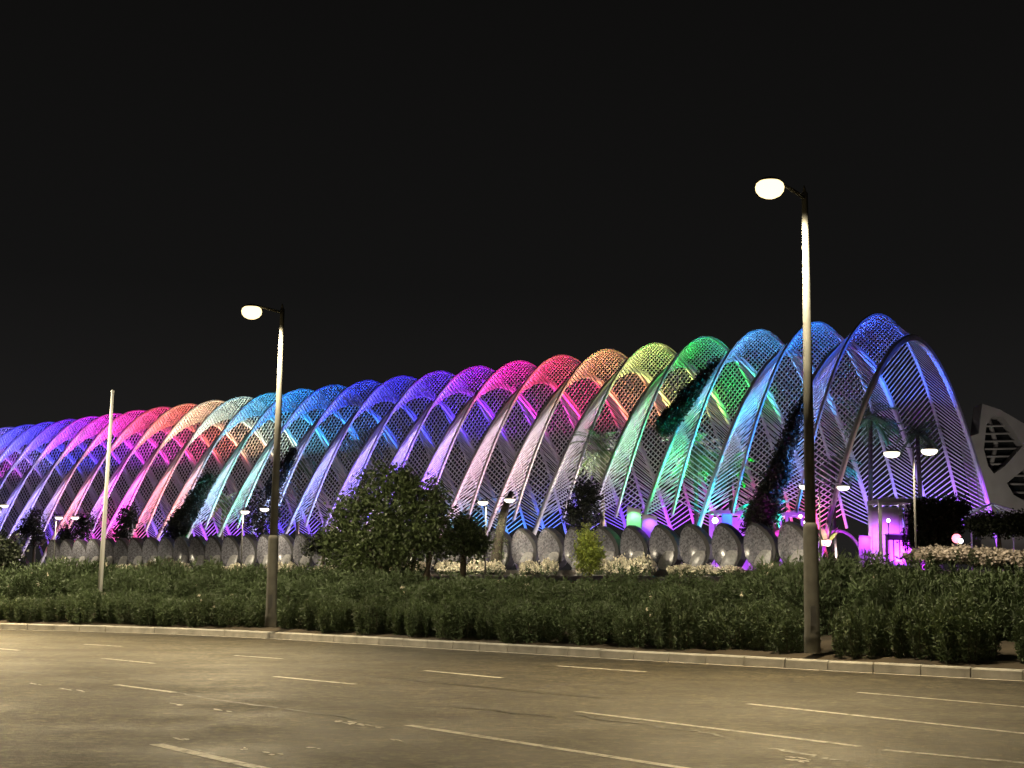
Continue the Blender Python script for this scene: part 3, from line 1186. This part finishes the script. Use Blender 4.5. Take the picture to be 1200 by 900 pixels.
# creepers that climb the arch legs: dark leaning masses
for (p0, p1, r, lab) in (((886, 622), (938, 478), 14, 'wide dark creeper leaning up an arch leg left of the right street lamp'),
                         ((778, 500), (838, 428), 6.5, 'narrow dark creeper on the green-lit arch'),
                         ((206, 624), (246, 560), 11, 'dark creeper on a green-lit arch leg left of the left street lamp'),
                         ((318, 575), (345, 530), 5, 'thin dark creeper behind the left street lamp pole')):
    def leg_depth(px, py):
        # hug the outside of the vault: iterate the height seen at this pixel
        Y = dv(px, -16.8)
        for _ in range(6):
            z_ = at(px, py, Y).z
            t_ = min(max((EYE + 21.9 - z_) / 23.06, 0.0), 1.0) ** (1 / 1.78)
            Y = dv(px, -min(t_ * WH, 16.3) - 0.7, py)
        return Y
    n = 14
    Y = leg_depth(*p0)
    base_ = at(*p0, Y)
    o = thing('climbing_creeper', base_, lab, 'creeper')
    bl_, pth = [], []
    for i in range(n):
        u = i / (n - 1)
        px, py = p0[0] + (p1[0] - p0[0]) * u + random.uniform(-2, 2), p0[1] + (p1[1] - p0[1]) * u
        yy = leg_depth(px, py)
        rr = r * (1.15 - 0.65 * u) * random.uniform(0.8, 1.15)
        bl_.append(px_blob(px, py, yy, rr, rr * 1.1, base_, depth=rr * 0.5))
        pth.append(at(px, py, yy) - base_)
    obj_mesh('foliage', crown_mesh('foliage', bl_, 16000, 0.24, 0.15, 'darkleaf', shell=0.05), o)
    m2 = MB()
    m2.tube([Vector((0, 0, DECK - base_.z)) if py > 600 else pth[0]] + pth, [0.12] + [0.12 - 0.006 * q_ for q_ in range(n)], 6)
    m2.build('vine_stem', M['bark'], o)

# flat clipped trees at the right end
dark_tree([(1095, 599, 26, 12), (1118, 597, 15, 11), (1078, 604, 14, 18), (1106, 614, 22, 14), (1092, 626, 26, 14), (1080, 634, 22, 10), (1104, 632, 18, 10), (1124, 606, 9, 11)], 96, 1096, 645,
          'wide black clipped tree between the white pergola and the red light', 'clipped_tree', n=11000, ll=0.22, lw=0.13, bz=2.4)
dark_tree([(1170, 614, 34, 9), (1150, 616, 14, 10), (1190, 614, 24, 11), (1215, 616, 24, 11)], 88, 1168, 645,
          'flat-topped dark clipped tree below the museum at the right edge', 'clipped_tree', n=9000, ll=0.2, lw=0.12, bz=2.2)


# palms ------------------------------------------------------------------
def palm(px, py_top, v_, lab, fl=2.4, nf=26, py_base=None):
    Y = dv(px, v_, py_top)
    top = at(px, py_top, Y)
    base_ = Vector((top.x, top.y, DECK))
    o = thing('palm_tree', base_, lab, 'palm')
    H = top.z - DECK
    m2 = MB()
    lean = Vector((random.uniform(-.3, .3), random.uniform(-.3, .3), 0))
    m2.tube([Vector((0, 0, -0.1)) + lean, Vector((0, 0, H * 0.5)) + lean * 0.6, Vector((0, 0, H))], [0.26, 0.2, 0.18], 8)
    m2.build('trunk', M['bark'], o, smooth=True)
    Ps, Ds, Ns, ex = [], [], [], MB()
    for i in range(nf):
        a = 2 * PI * i / nf * 2.4 + random.uniform(-.2, .2)
        el = random.uniform(-0.5, 1.2)
        d = Vector((math.cos(a) * math.cos(el), math.sin(a) * math.cos(el), math.sin(el)))
        prev = Vector((0, 0, H))
        pts_ = [prev]
        for j_ in range(7):
            d = (d + Vector((0, 0, -0.17))).normalized()
            prev = prev + d * fl / 7
            pts_.append(prev)
            for sg in (-1, 1):
                sd = d.cross(Vector((0, 0, 1)))
                sd = sd.normalized() * sg if sd.length > 0.01 else Vector((sg, 0, 0))
                for _q in range(3):
                    Ps.append(tuple(prev - d * fl / 7 * _q / 3))
                    Ds.append(tuple(sd * 0.8 + d * 0.7 + Vector((0, 0, -0.25))))
                    Ns.append((0.1, 0.1, 1))
        ex.tube(pts_, [0.03] * 8, 3, 1, caps=False)
    k = len(Ps)
    me = leaf_mesh('fronds', np.array(Ps), np.array(Ds), np.array(Ns) + RNG.normal(size=(k, 3)) * 0.2, fl * 0.26 * RNG.uniform(0.7, 1.2, k),
                   np.full(k, 0.09), [M['palm'], M['palm']], None, ex)
    obj_mesh('fronds', me, o)
    return o


palm(1020, 490, 0, 'tall palm with a teal-lit crown inside the near end of the vault', 2.6, 34)
palm(976, 545, 3, 'palm crown behind the small double lamp inside the vault')
palm(815, 532, -8, 'green-lit palm inside the vault behind the green arch', 3.0, 34)
palm(855, 548, 3, 'dim palm inside the vault between the green and cyan arches', 2.4)
palm(706, 528, -10, 'cream-lit palm inside the vault above the black evergreen', 3.0, 34)
palm(893, 590, -11, 'short palm lit blue at the foot of the dark creeper', 2.2)
palm(424, 520, 0, 'blue-lit palm inside the vault above the big round tree', 2.8)
palm(350, 545, 0, 'lilac-lit palm inside the vault right of the left street lamp pole', 2.6)
palm(262, 590, -8, 'teal-lit short palm inside the vault left of the left street lamp', 2.0)
palm(1075, 508, 9, 'dim palm behind the large double-headed park lamp', 2.4)
spot(at(806, 640, dv(806, -11)), at(815, 535, dv(815, -8)), 4000, lin(60, 255, 130), 50, 1, 0.1, 'palm_floodlight')
spot(at(696, 640, dv(696, -13)), at(706, 530, dv(706, -10)), 3000, lin(255, 225, 150), 50, 1, 0.1, 'palm_floodlight')
spot(at(1024, 640, dv(1024, -3)), at(1020, 490, dv(1020, 0)), 3000, lin(60, 210, 255), 40, 1, 0.1, 'palm_floodlight')
spot(at(905, 640, dv(905, -13)), at(897, 575, dv(897, -11)), 2000, lin(40, 140, 255), 60, 1, 0.1, 'palm_floodlight')


# ------------------------------------------------------------------ street lamps
def street_light(wp, foot, k):
    """the lantern throws its main beam out over the carriageway and spills a little behind"""
    out = kpt(nearest_s(foot), -1) - kpt(nearest_s(foot), 0)
    spot(wp, wp + out * 9 + Vector((0, 0, -wp.z)), P_STREET * k, (1.0, 0.70, 0.27), 130, 1.0, 0.2, 'street_lamp_light')
    spot(wp, wp + Vector((0, 0, -1)), P_STREET * 0.80 * k, (1.0, 0.84, 0.55), 178, 0.25, 0.2, 'street_lamp_light')


def street_lamp(px, py, ptop, head, Y, label):
    P = at(px, py, Y)
    top = at(*ptop, Y)
    H = top.z - P.z
    o = thing('street_lamp', P, label, 'street lamp', 'street lamps along the kerb')
    mb_ = MB()
    dx, dy = top.x - P.x, 0.0
    mb_.lathe([(0.0, 0), (0.17, 0), (0.17, 0.35), (0.158, 0.42), (0.152, 2.55), (0.145, 2.62), (0.12, 2.66)], 18)
    mb_.tube([(0, 0, 2.6), (dx * 0.5, 0, 2.6 + (H - 2.6) * 0.5), (dx, 0, H)], [0.118, 0.095, 0.066], 16)
    mb_.build('pole', M['pole'], o, smooth=True)
    hd = head - P
    tp = Vector((dx, 0, H - 0.12))
    mb_ = MB()
    mb_.box((-0.06, -0.168, 0.55), (0.06, -0.14, 0.95))
    mb_.build('access_door', M['darkpole'], o)
    mb_ = MB()
    dirh = Vector((hd.x - tp.x, hd.y - tp.y, 0))
    mb_.tube([tp, tp + dirh * 0.35 + Vector((0, 0, (hd.z - tp.z) * 0.6 + 0.08)), hd + Vector((0, 0, 0.14)) - dirh * 0.2, hd + Vector((0, 0, 0.14))], [0.045, 0.04, 0.036, 0.03], 10)
    mb_.tube([(dx, 0, H - 0.02), (dx * 1.0 - 0.01, 0, H + 0.16)], [0.05, 0.015], 8)
    mb_.build('arm', M['pole'], o, smooth=True)
    # lantern housing: a flattened bowl, with a round bowl of glass below
    mb_ = MB()
    mb_.lathe([(0.0, 0.17), (0.08, 0.165), (0.16, 0.14), (0.225, 0.10), (0.24, 0.075), (0.22, 0.07)], 20, 0, hd)
    lo = mb_.build('lantern', M['darkpole'], o, smooth=True)
    mb_ = MB()
    mb_.lathe([(0.22, 0.075), (0.275, 0.03), (0.30, -0.05), (0.285, -0.13), (0.22, -0.215), (0.12, -0.265), (0.0, -0.28)], 20, 0, hd)
    mb_.build('glass_bowl', M['lens'], lo, smooth=True)
    wp = P + hd + Vector((0, 0, -0.40))
    street_light(wp, P, 1.0)
    return hd


for (px, py, pt_, hp, Y, lab) in ((952, 765, (943, 226), (902, 217), 30.5, 'tall grey street lamp at the kerb right of centre, head lit warm'),
                                  (317, 735, (331, 362), (295, 363), 43.2, 'tall grey street lamp at the kerb on the left, right of the flagpole')):
    s_ = nearest_s(at(px, py, Y))
    out = kpt(s_, -1) - kpt(s_, 0)
    # the head hangs over the road: step towards the street until it falls on the head's pixel column
    best = None
    for k in range(5, 40):
        Q = at(*pt_, Y) + out * (k * 0.06)
        R = at(hp[0], hp[1], Q.y)
        if best is None or abs(R.x - Q.x) < best[0]:
            best = (abs(R.x - Q.x), R)
    HD = street_lamp(px, py, pt_, best[1], Y, lab)
# the next lamp of the row stands just outside the frame on the left
s3 = s_at_px(-50, 1.0)
P3 = kpt(s3, 1.0, 0.3)
l3 = copy_tree([o for o in C.objects if o.name.startswith('street_lamp') and o.type == 'EMPTY'][-1])
l3.location = P3
l3['label'] = 'street lamp beyond the left edge, past the flagpole'
street_light(P3 + HD + Vector((0, 0, -0.40)), P3, 2.0)
# lamp on the near side of the street, behind the camera
s4 = (S_LAMP_L + S_LAMP_R) / 2
P4 = kpt(s4 - 6, -30, 9.5)
spot(P4, P4 + Vector((0, 0, -1)), P_STREET * 0.2, (1.0, 0.86, 0.62), 178, 0.25, 0.2, 'street_lamp_light')

# flagpole
P = at(116, 708, 49.5)
P.z = 0.55
top = at(132, 460, 49.5)
fp = thing('flagpole', P, 'bare white flagpole leaning slightly behind the front hedge row on the left', 'flagpole')
mb = MB()
tv = top - P
mb.tube([(0, 0, -0.2), tv * 0.5, tv], [0.085, 0.07, 0.05], 12)
mb.build('pole', M['whitepole'], fp, smooth=True)
mb = MB()
mb.lathe([(0.0, 0.1), (0.05, 0.08), (0.07, 0.03), (0.05, -0.01)], 12, 0, tv)
mb.build('finial', M['whitepole'], fp, smooth=True)


# ------------------------------------------------------------------ park lamps
def park_lamp(px, Y, heads, pytop, label, bz, power=1.0):
    top = at(px, pytop, Y)
    base_ = Vector((top.x, top.y, bz))
    o = thing('park_lamp', base_, label, 'park lamp', 'park lamps around the terrace')
    H = top.z - bz
    mb_ = MB()
    mb_.tube([(0, 0, -0.1), (0, 0, 0.9), (0, 0, H)], [0.09, 0.065, 0.045], 10)
    mb_.build('pole', M['pole'], o, smooth=True)
    for hx, hy in heads:
        hp_ = at(hx, hy, Y) - base_
        mb_ = MB()
        q_ = Vector((0, 0, H - 0.1))
        mb_.tube([q_, q_.lerp(hp_, 0.6) + Vector((0, 0, 0.25)), hp_ + Vector((0, 0, 0.2))], [0.035, 0.03, 0.03], 6)
        mb_.build('arm', M['darkpole'], o, smooth=True)
        mb_ = MB()
        mb_.lathe([(0.0, 0.16), (0.12, 0.15), (0.30, 0.09), (0.40, 0.02), (0.38, -0.002)], 16, 0, hp_)
        lo = mb_.build('lantern', M['darkpole'], o, smooth=True)
        mb_ = MB()
        mb_.lathe([(0.42, 0.0), (0.45, -0.06), (0.40, -0.18), (0.24, -0.28), (0.0, -0.32)], 16, 0, hp_)
        mb_.build('diffuser', M['parklens'], lo, smooth=True)
        wp = base_ + hp_ + Vector((0, 0, -0.38))
        spot(wp, wp + Vector((0, 0, -1)), P_PARK * power, (1.0, 0.85, 0.6), 160, 0.5, 0.2, 'park_lamp_light')
    return o


park_lamp(1070, 80, [(1045, 530), (1089, 527)], 523, 'large double-headed park lamp in front of the white pergola', 2.0, 1.3)
park_lamp(960, dv(960, -22), [(944, 569), (988, 570)], 566, 'double-headed park lamp just right of the right street lamp', 2.5, 1.2)
park_lamp(570, dv(570, -23), [(566, 588), (597, 585)], 584, 'double-headed park lamp beside the ivy-covered trunk', 2.5, 1.3)
park_lamp(285, dv(285, -22.5), [(287, 599), (310, 596)], 596, 'double-headed park lamp left of the left street lamp pole', 2.5, 1.3)
park_lamp(66, dv(66, -22.5), [(69, 606), (88, 606)], 602, 'double-headed park lamp left of the flagpole', 2.6, 1.2)
park_lamp(0, dv(0, -26), [(5, 592), (-20, 594)], 590, 'park lamp cut by the left edge of the photo', 2.5, 1.4)
# added fill spots, unseen behind the hedge, brighten the flowers and shells
for b in (3, 12, 21, 31, 42, 54, 68, 84):
    P = plan(b, -27, 3.6)
    spot(P, plan(b, -21.0, 2.8), 1700, (1.0, 0.86, 0.62), 130, 1.0, 0.15, 'flower_fill_light')

# ------------------------------------------------------------------ terrace furniture at the near end
def frame_box(mb_, A, B, Hh, r, mi=0):
    """four posts and a top ring of square tube between two floor corners"""
    xs, ys = (A.x, B.x), (A.y, B.y)
    for x in xs:
        for y in ys:
            mb_.box((x - r, y - r, 0), (x + r, y + r, Hh), mi)
    for y in ys:
        mb_.box((xs[0] - r * 1.4, y - r * 1.4, Hh), (xs[1] + r * 1.4, y + r * 1.4, Hh + 2.6 * r), mi)
    for x in xs:
        mb_.box((x - r * 1.2, ys[0] + r * 1.45, Hh + 0.003), (x + r * 1.2, ys[1] - r * 1.45, Hh + 2.4 * r), mi)


def pergola(pxl, pxr, pytop, Y, label, deep=3.0, back=False):
    L_, R_ = at(pxl, pytop, Y), at(pxr, pytop, Y)
    o = thing('white_pergola', Vector(((L_.x + R_.x) / 2, Y, DECK)), label, 'pergola', 'white pergolas on the terrace')
    hw = (R_.x - L_.x) / 2
    Hh = L_.z - DECK
    mb_ = MB()
    frame_box(mb_, Vector((-hw, 0, 0)), Vector((hw, deep, 0)), Hh, 0.11)
    mb_.build('frame', M['whitewall'], o)
    mb_ = MB()
    n_ = int(2 * hw / 0.5)
    for i in range(1, n_):
        x = -hw + 2 * hw * i / n_
        mb_.box((x - 0.03, -0.2, Hh + 0.30), (x + 0.03, deep + 0.2, Hh + 0.42))
    mb_.build('roof_slats', M['whitewall'], o)
    if back:
        mb_ = MB()
        mb_.box((-hw + 0.13, deep - 0.05, 0), (hw - 0.13, deep + 0.05, Hh - 0.15))
        mb_.build('back_wall', M['whitewall'], o)
    return o


pg1 = pergola(1031, 1068, 589, 104, 'white square-post pergola glowing purple at the near end of the vault', back=True)
pg2 = pergola(1074, 1093, 588, 108, 'white pergola half hidden by the black clipped tree')
pg3 = pergola(838, 884, 602, 124, 'purple-lit pergola behind the shells left of the dark creeper', back=True)
pg4 = pergola(922, 948, 604, 122, 'purple-lit pergola just left of the right street lamp pole')
for o_, pw in ((pg1, 3000), (pg3, 1500), (pg4, 1200)):
    L_ = Vector(o_.location)
    spot(L_ + Vector((0, -2.2, 0.5)), L_ + Vector((0, 1.5, 2.6)), pw, lin(170, 60, 255), 120, 1, 0.1, 'pergola_floodlight')
    spot(L_ + Vector((0, 1.5, 0.4)), L_ + Vector((0, 1.5, 3)), pw * 0.6, lin(190, 70, 255), 150, 1, 0.1, 'pergola_floodlight')


def counter(px0, px1, py0, py1, Y, label):
    A, B = at(px0, py1, Y), at(px1, py0, Y)
    o = thing('bar_counter', Vector(((A.x + B.x) / 2, Y, DECK)), label, 'bar counter')
    hw = (B.x - A.x) / 2
    h_ = max(1.0, B.z - DECK)
    mb_ = MB()
    mb_.box((-hw - 0.1, -0.15, h_), (hw + 0.1, 0.75, h_ + 0.08))
    mb_.build('worktop', M['whitewall'], o)
    mb_ = MB()
    mb_.box((-hw, 0, 0), (hw, 0.6, h_ - 0.003))
    mb_.build('body', M['black'], o)
    n_ = 4
    for i in range(n_):
        mb_ = MB()
        a = -hw + 2 * hw * (i + 0.12) / n_
        b_ = -hw + 2 * hw * (i + 0.88) / n_
        mb_.box((a, -0.04, h_ * 0.25), (b_, 0.02, h_ * 0.85))
        mb_.build('lit_panel', M['neon'], o)
    return o


counter(1040, 1068, 627, 640, 102.5, 'bar counter with glowing magenta front panels under the purple pergola')


def panel_block(px0, px1, py0, Y, taper, label, col, name='wall_panel', cat='wall panel'):
    A, B = at(px0, py0, Y), at(px1, py0, Y)
    o = thing(name, Vector(((A.x + B.x) / 2, Y, DECK)), label, cat)
    hw = (B.x - A.x) / 2
    h_ = A.z - DECK
    mb_ = MB()
    vs = []
    for y in (0, 0.22):
        vs += [(-hw * (1 + taper), y, 0), (hw * (1 + taper * 0.4), y, 0), (hw, y, h_ * 0.97), (-hw * 0.9, y, h_)]
    mb_.add(vs, [(0, 1, 2, 3), (7, 6, 5, 4), (0, 4, 5, 1), (1, 5, 6, 2), (2, 6, 7, 3), (3, 7, 4, 0)])
    mb_.build('panel', M['whitewall'], o)
    mb_ = MB()
    mb_.box((-hw * (1 + taper) - 0.08, -0.08, 0), (hw * (1 + taper * 0.4) + 0.08, 0.30, 0.22))
    mb_.build('plinth', M['terrace'], o)
    L_ = Vector(o.location)
    spot(L_ + Vector((0.1, -0.75, h_ * 0.95)), L_ + Vector((0, 0, h_ * 0.70)), 260, col, 110, 1, 0.08, 'panel_floodlight')
    return o


panel_block(734, 751, 594, dv(742, -17.2), 0.12, 'tapered white wall panel lit green above the shells', lin(120, 255, 150))
panel_block(752, 770, 603, dv(761, -17.4), 0.2, 'tapered white wall panel lit violet right of the green one', lin(150, 80, 255))
panel_block(1006, 1020, 627, 100, 0.0, 'low white wall panel lit violet left of the purple pergola', lin(190, 70, 255))


def big_leaf_plant(px, py, Y, n, size, label, col, power=260):
    base_ = at(px, py, Y)
    base_.z = max(DECK, base_.z - size * 0.9) if py < 640 else base_.z
    o = thing('spiky_plant', base_, label, 'plant', 'lit plants on the terrace')
    mb_ = MB()
    for i in range(n):
        a = 2 * PI * i / n + random.uniform(-.2, .2)
        el = random.uniform(0.7, 1.35)
        d = Vector((math.cos(a) * math.cos(el), math.sin(a) * math.cos(el), math.sin(el)))
        sd = Vector((-math.sin(a), math.cos(a), 0)) * size * 0.10
        p0, p1, p2 = d * 0.05, d * size * 0.55, d * size + Vector((0, 0, -size * 0.08))
        mb_.add([p0 - sd * .5, p0 + sd * .5, p1 + sd, p1 - sd, p2], [(0, 1, 2, 3), (3, 2, 4)])
    mb_.build('leaves', M['whitewall'] if False else M['palm'], o)
    mb_ = MB()
    mb_.lathe([(0, 0.0), (size * .16, 0), (size * .22, size * .22), (size * .19, size * .22), (0, size * .2)], 12)
    mb_.build('pot', M['whitewall'], o, smooth=False)
    spot(base_ + Vector((0.4, -1.6, 0.2)), base_ + Vector((0, 0, size * 0.6)), power, col, 80, 1, 0.08, 'plant_floodlight')
    return o


big_leaf_plant(910, 640, dv(910, -15.6), 16, 2.1, 'spiky plant lit bright magenta between two shells near the right street lamp', lin(255, 40, 255), 700)
big_leaf_plant(968, 640, dv(968, -15.6), 12, 2.0, 'slim plant lit hot pink at the foot of the end arch', lin(255, 20, 230), 900)


def globe(px, py, Y, r, label, m):
    P_ = at(px, py, Y)
    o = thing('festoon_bulb', P_, label, 'light bulb', 'bare bulbs on the terrace')
    mb_ = MB()
    mb_.lathe([(0.0, r), (r * .5, r * .87), (r * .87, r * .5), (r, 0), (r * .87, -r * .5), (r * .5, -r * .87), (0, -r)], 12)
    mb_.build('glass_globe', m, o, smooth=True)
    mb_ = MB()
    mb_.tube([(0, 0, r * 0.8), (0, 0, r * 1.6)], r * 0.35, 8)
    mb_.tube([(0, 0, -P_.z + DECK), (0, 0, -r * 0.9)], 0.03, 6)
    mb_.build('bulb_stand', M['black'], o)
    return o


for px, py, Y, r, lab, mm in ((838, 610, 119, 0.24, 'large warm bulb beside the blue screen above the shells', 'warmlight'),
                              (880, 609, 119, 0.17, 'white bulb right of the purple pergola above the shells', 'whitelight'),
                              (884, 604, 120, 0.09, 'tiny white bulb at the corner of the purple pergola', 'whitelight'),
                              (938, 605, 118, 0.13, 'white bulb left of the right street lamp pole', 'whitelight'),
                              (943, 612, 118, 0.09, 'smaller white bulb below another by the right street lamp pole', 'whitelight'),
                              (1041, 610, 101, 0.12, 'upright white light at the left of the purple pergola', 'whitelight'),
                              (1063, 636, 98, 0.12, 'round pink-white bulb at the corner of the bar counter', 'neon'),
                              (1121, 631, 92, 0.30, 'red and white light at the foot of the black clipped tree', 'redlight'),
                              (1126, 634, 91, 0.14, 'white bulb touching the red light by the clipped tree', 'whitelight')):
    globe(px, py, Y, r, lab, M[mm])

Q = Vector(pg1.location)
spot(Q + Vector((0.55, 0.6, 2.6)), Q + Vector((-0.1, 3, 1.6)), 900, lin(190, 60, 255), 120, 1, 0.1, 'pergola_floodlight')
spot(Q + Vector((-0.6, 0.6, 2.6)), Q + Vector((0.1, 3, 1.2)), 900, lin(190, 60, 255), 120, 1, 0.1, 'pergola_floodlight')
# magenta floods along the near end of the terrace
for px_, v_ in ((1000, -17.0), (1085, -12.0), (915, -16.8), (870, -16.8)):
    Y_ = dv(px_, v_)
    A = at(px_, 640, Y_)
    A.z = DECK + 0.3
    spot(A, A + Vector((0.2, 2.0, 0.5)), 1400, lin(200, 40, 255), 100, 1, 0.1, 'terrace_floodlight')

# blue screen
A, B = at(846, 602, 121), at(858, 620, 121)
o = thing('display_screen', Vector(((A.x + B.x) / 2, 121, DECK)), 'blue glowing screen in the purple pergola above the shells', 'screen')
mb = MB()
hw = (B.x - A.x) / 2
mb.box((-hw, 0, B.z - DECK), (hw, 0.1, A.z - DECK))
mb.build('screen', M['bluepanel'], o)
mb = MB()
mb.box((-0.06, 0.03, 0), (0.06, 0.09, B.z - DECK - 0.002))
mb.box((-0.4, -0.2, 0), (0.4, 0.3, 0.04))
mb.build('stand', M['black'], o)

# pink-lit column between lamps inside pergola: a drinks fridge and a tall vase
A = at(1049, 625, 105.2)
o = thing('lit_cabinet', Vector((A.x, 105.2, DECK)), 'upright cabinet glowing magenta inside the purple pergola', 'cabinet')
mb = MB()
mb.box((-0.35, 0, 0), (0.35, 0.5, 2.2))
mb.build('body', M['black'], o)
mb = MB()
mb.box((-0.29, -0.02, 0.9), (0.29, 0.03, 2.1))
mb.build('lit_panel', M['neon'], o)

# small white garden arch
A = at(982, 622, 112)
o = thing('garden_arch', Vector((A.x, 112, DECK)), 'low white hoop at the foot of the end arch', 'garden arch')
mb = MB()
pts = [(2.0 * math.cos(a), 0.0, max(0, A.z - DECK) * math.sin(a)) for a in np.linspace(0, PI, 24)]
mb.tube(pts, 0.12, 8)
mb.build('hoop', M['whitewall'], o, smooth=True)
mb = MB()
for sx_ in (-2, 2):
    mb.box((sx_ - 0.2, -0.2, 0), (sx_ + 0.2, 0.2, 0.12))
mb.build('foot', M['terrace'], o)

# ------------------------------------------------------------------ museum at the far right
MY = 260


def ppoly(pts_, Y0_, Y1_, mb_, org, holes=None):
    a = [at(x, y, MY) for x, y in pts_]
    n_ = len(a)
    vs = [Vector((p.x, Y0_, p.z)) - org for p in a] + [Vector((p.x, Y1_, p.z)) - org for p in a]
    fs = [tuple(range(n_ - 1, -1, -1)), tuple(range(n_, 2 * n_))] + [(j_, (j_ + 1) % n_, n_ + (j_ + 1) % n_, n_ + j_) for j_ in range(n_)]
    mb_.add(vs, fs)


org = Vector((at(1170, 620, MY).x, MY, 0.0))
mus = thing('museum_building', org, 'pale concrete building with triangular glazed openings at the far right edge', 'building')
# concrete members: strips between outline and openings
mb = MB()
strips = [[(1151, 473), (1172, 480), (1176, 489), (1163, 488), (1156, 498)], [(1172, 480), (1210, 502), (1210, 526), (1199, 522), (1188, 505), (1176, 489)],
          [(1151, 473), (1156, 498), (1153, 526), (1148, 535), (1138, 532), (1135, 512), (1147, 508)],
          [(1153, 526), (1158, 546), (1165, 555), (1165, 572), (1152, 570), (1148, 535)], [(1199, 522), (1210, 526), (1210, 542), (1180, 566), (1165, 572), (1165, 555), (1178, 546)],
          [(1148, 535), (1152, 570), (1158, 597), (1150, 597), (1138, 532)], [(1152, 570), (1165, 572), (1180, 566), (1188, 580), (1210, 592), (1210, 610), (1160, 605), (1158, 597)],
          [(1158, 597), (1160, 605), (1210, 610), (1210, 660), (1150, 660), (1150, 597)]]
for st_ in strips:
    ppoly(st_, MY, MY + 5, mb, org)
# repeats of the frame further right, outside the picture
for kx in (1, 2):
    for st_ in strips:
        ppoly([(x + 66 * kx, y + 6 * kx) for x, y in st_], MY + 0.4 * kx, MY + 5, mb, org)
mb.build('concrete_frame', M['museum'], mus)
mb = MB()
ppoly([(1150, 485), (1215, 500), (1215, 600), (1150, 600)], MY + 3.4, MY + 3.6, mb, org)
mb.build('glazing', M['glass'], mus)
mb = MB()


def bar(p, q, r=0.28, yo=3.0):
    A_, B_ = at(*p, MY), at(*q, MY)
    mb.tube([Vector((A_.x, MY + yo, A_.z)) - org, Vector((B_.x, MY + yo, B_.z)) - org], r, 6)


bar((1165, 489), (1174, 519), 0.42)
bar((1174, 519), (1165, 555), 0.42)
for y in (498, 507, 516, 525, 534, 543):
    bar((1150, y), (1203, y - 1), 0.2, 2.4)
for y in (556, 566, 576, 585):
    bar((1176, y), (1212, y + 0.5), 0.22, 2.4)
mb.build('glazing_bars', M['museum'], mus, smooth=True)
spot(at(1165, 640, 228) + Vector((0, 0, -2)), at(1178, 535, MY), 12000, (1.0, 0.9, 0.78), 60, 1, 0.5, 'museum_floodlight')

# small gazebo roof below the museum
A = at(1172, 603, 120)
o = thing('gazebo', Vector((A.x, 120, DECK)), 'white open gazebo roof below the museum at the right edge', 'gazebo')
hz = A.z - DECK
mb = MB()
apex = Vector((0, 2, hz + 1.0))
cor = [Vector((-2.4, 0, hz)), Vector((2.4, 0, hz)), Vector((2.4, 4, hz)), Vector((-2.4, 4, hz))]
for i in range(4):
    mb.tube([cor[i], apex], 0.07, 6)
    mb.tube([cor[i], cor[(i + 1) % 4]], 0.07, 6)
    mb.tube([(cor[i] + cor[(i + 1) % 4]) / 2, apex], 0.05, 6)
mb.build('roof_frame', M['whitewall'], o)
for i in range(4):
    mb = MB()
    mb.tube([(cor[i].x, cor[i].y, 0), (cor[i].x, cor[i].y, hz - 0.08)], 0.07, 8)
    mb.build('post', M['whitewall'], o)
spot(Vector((A.x, 117, DECK + 0.4)), Vector((A.x, 122, DECK + 4)), 300, (1, 0.9, 0.95), 110, 1, 0.1, 'gazebo_floodlight')
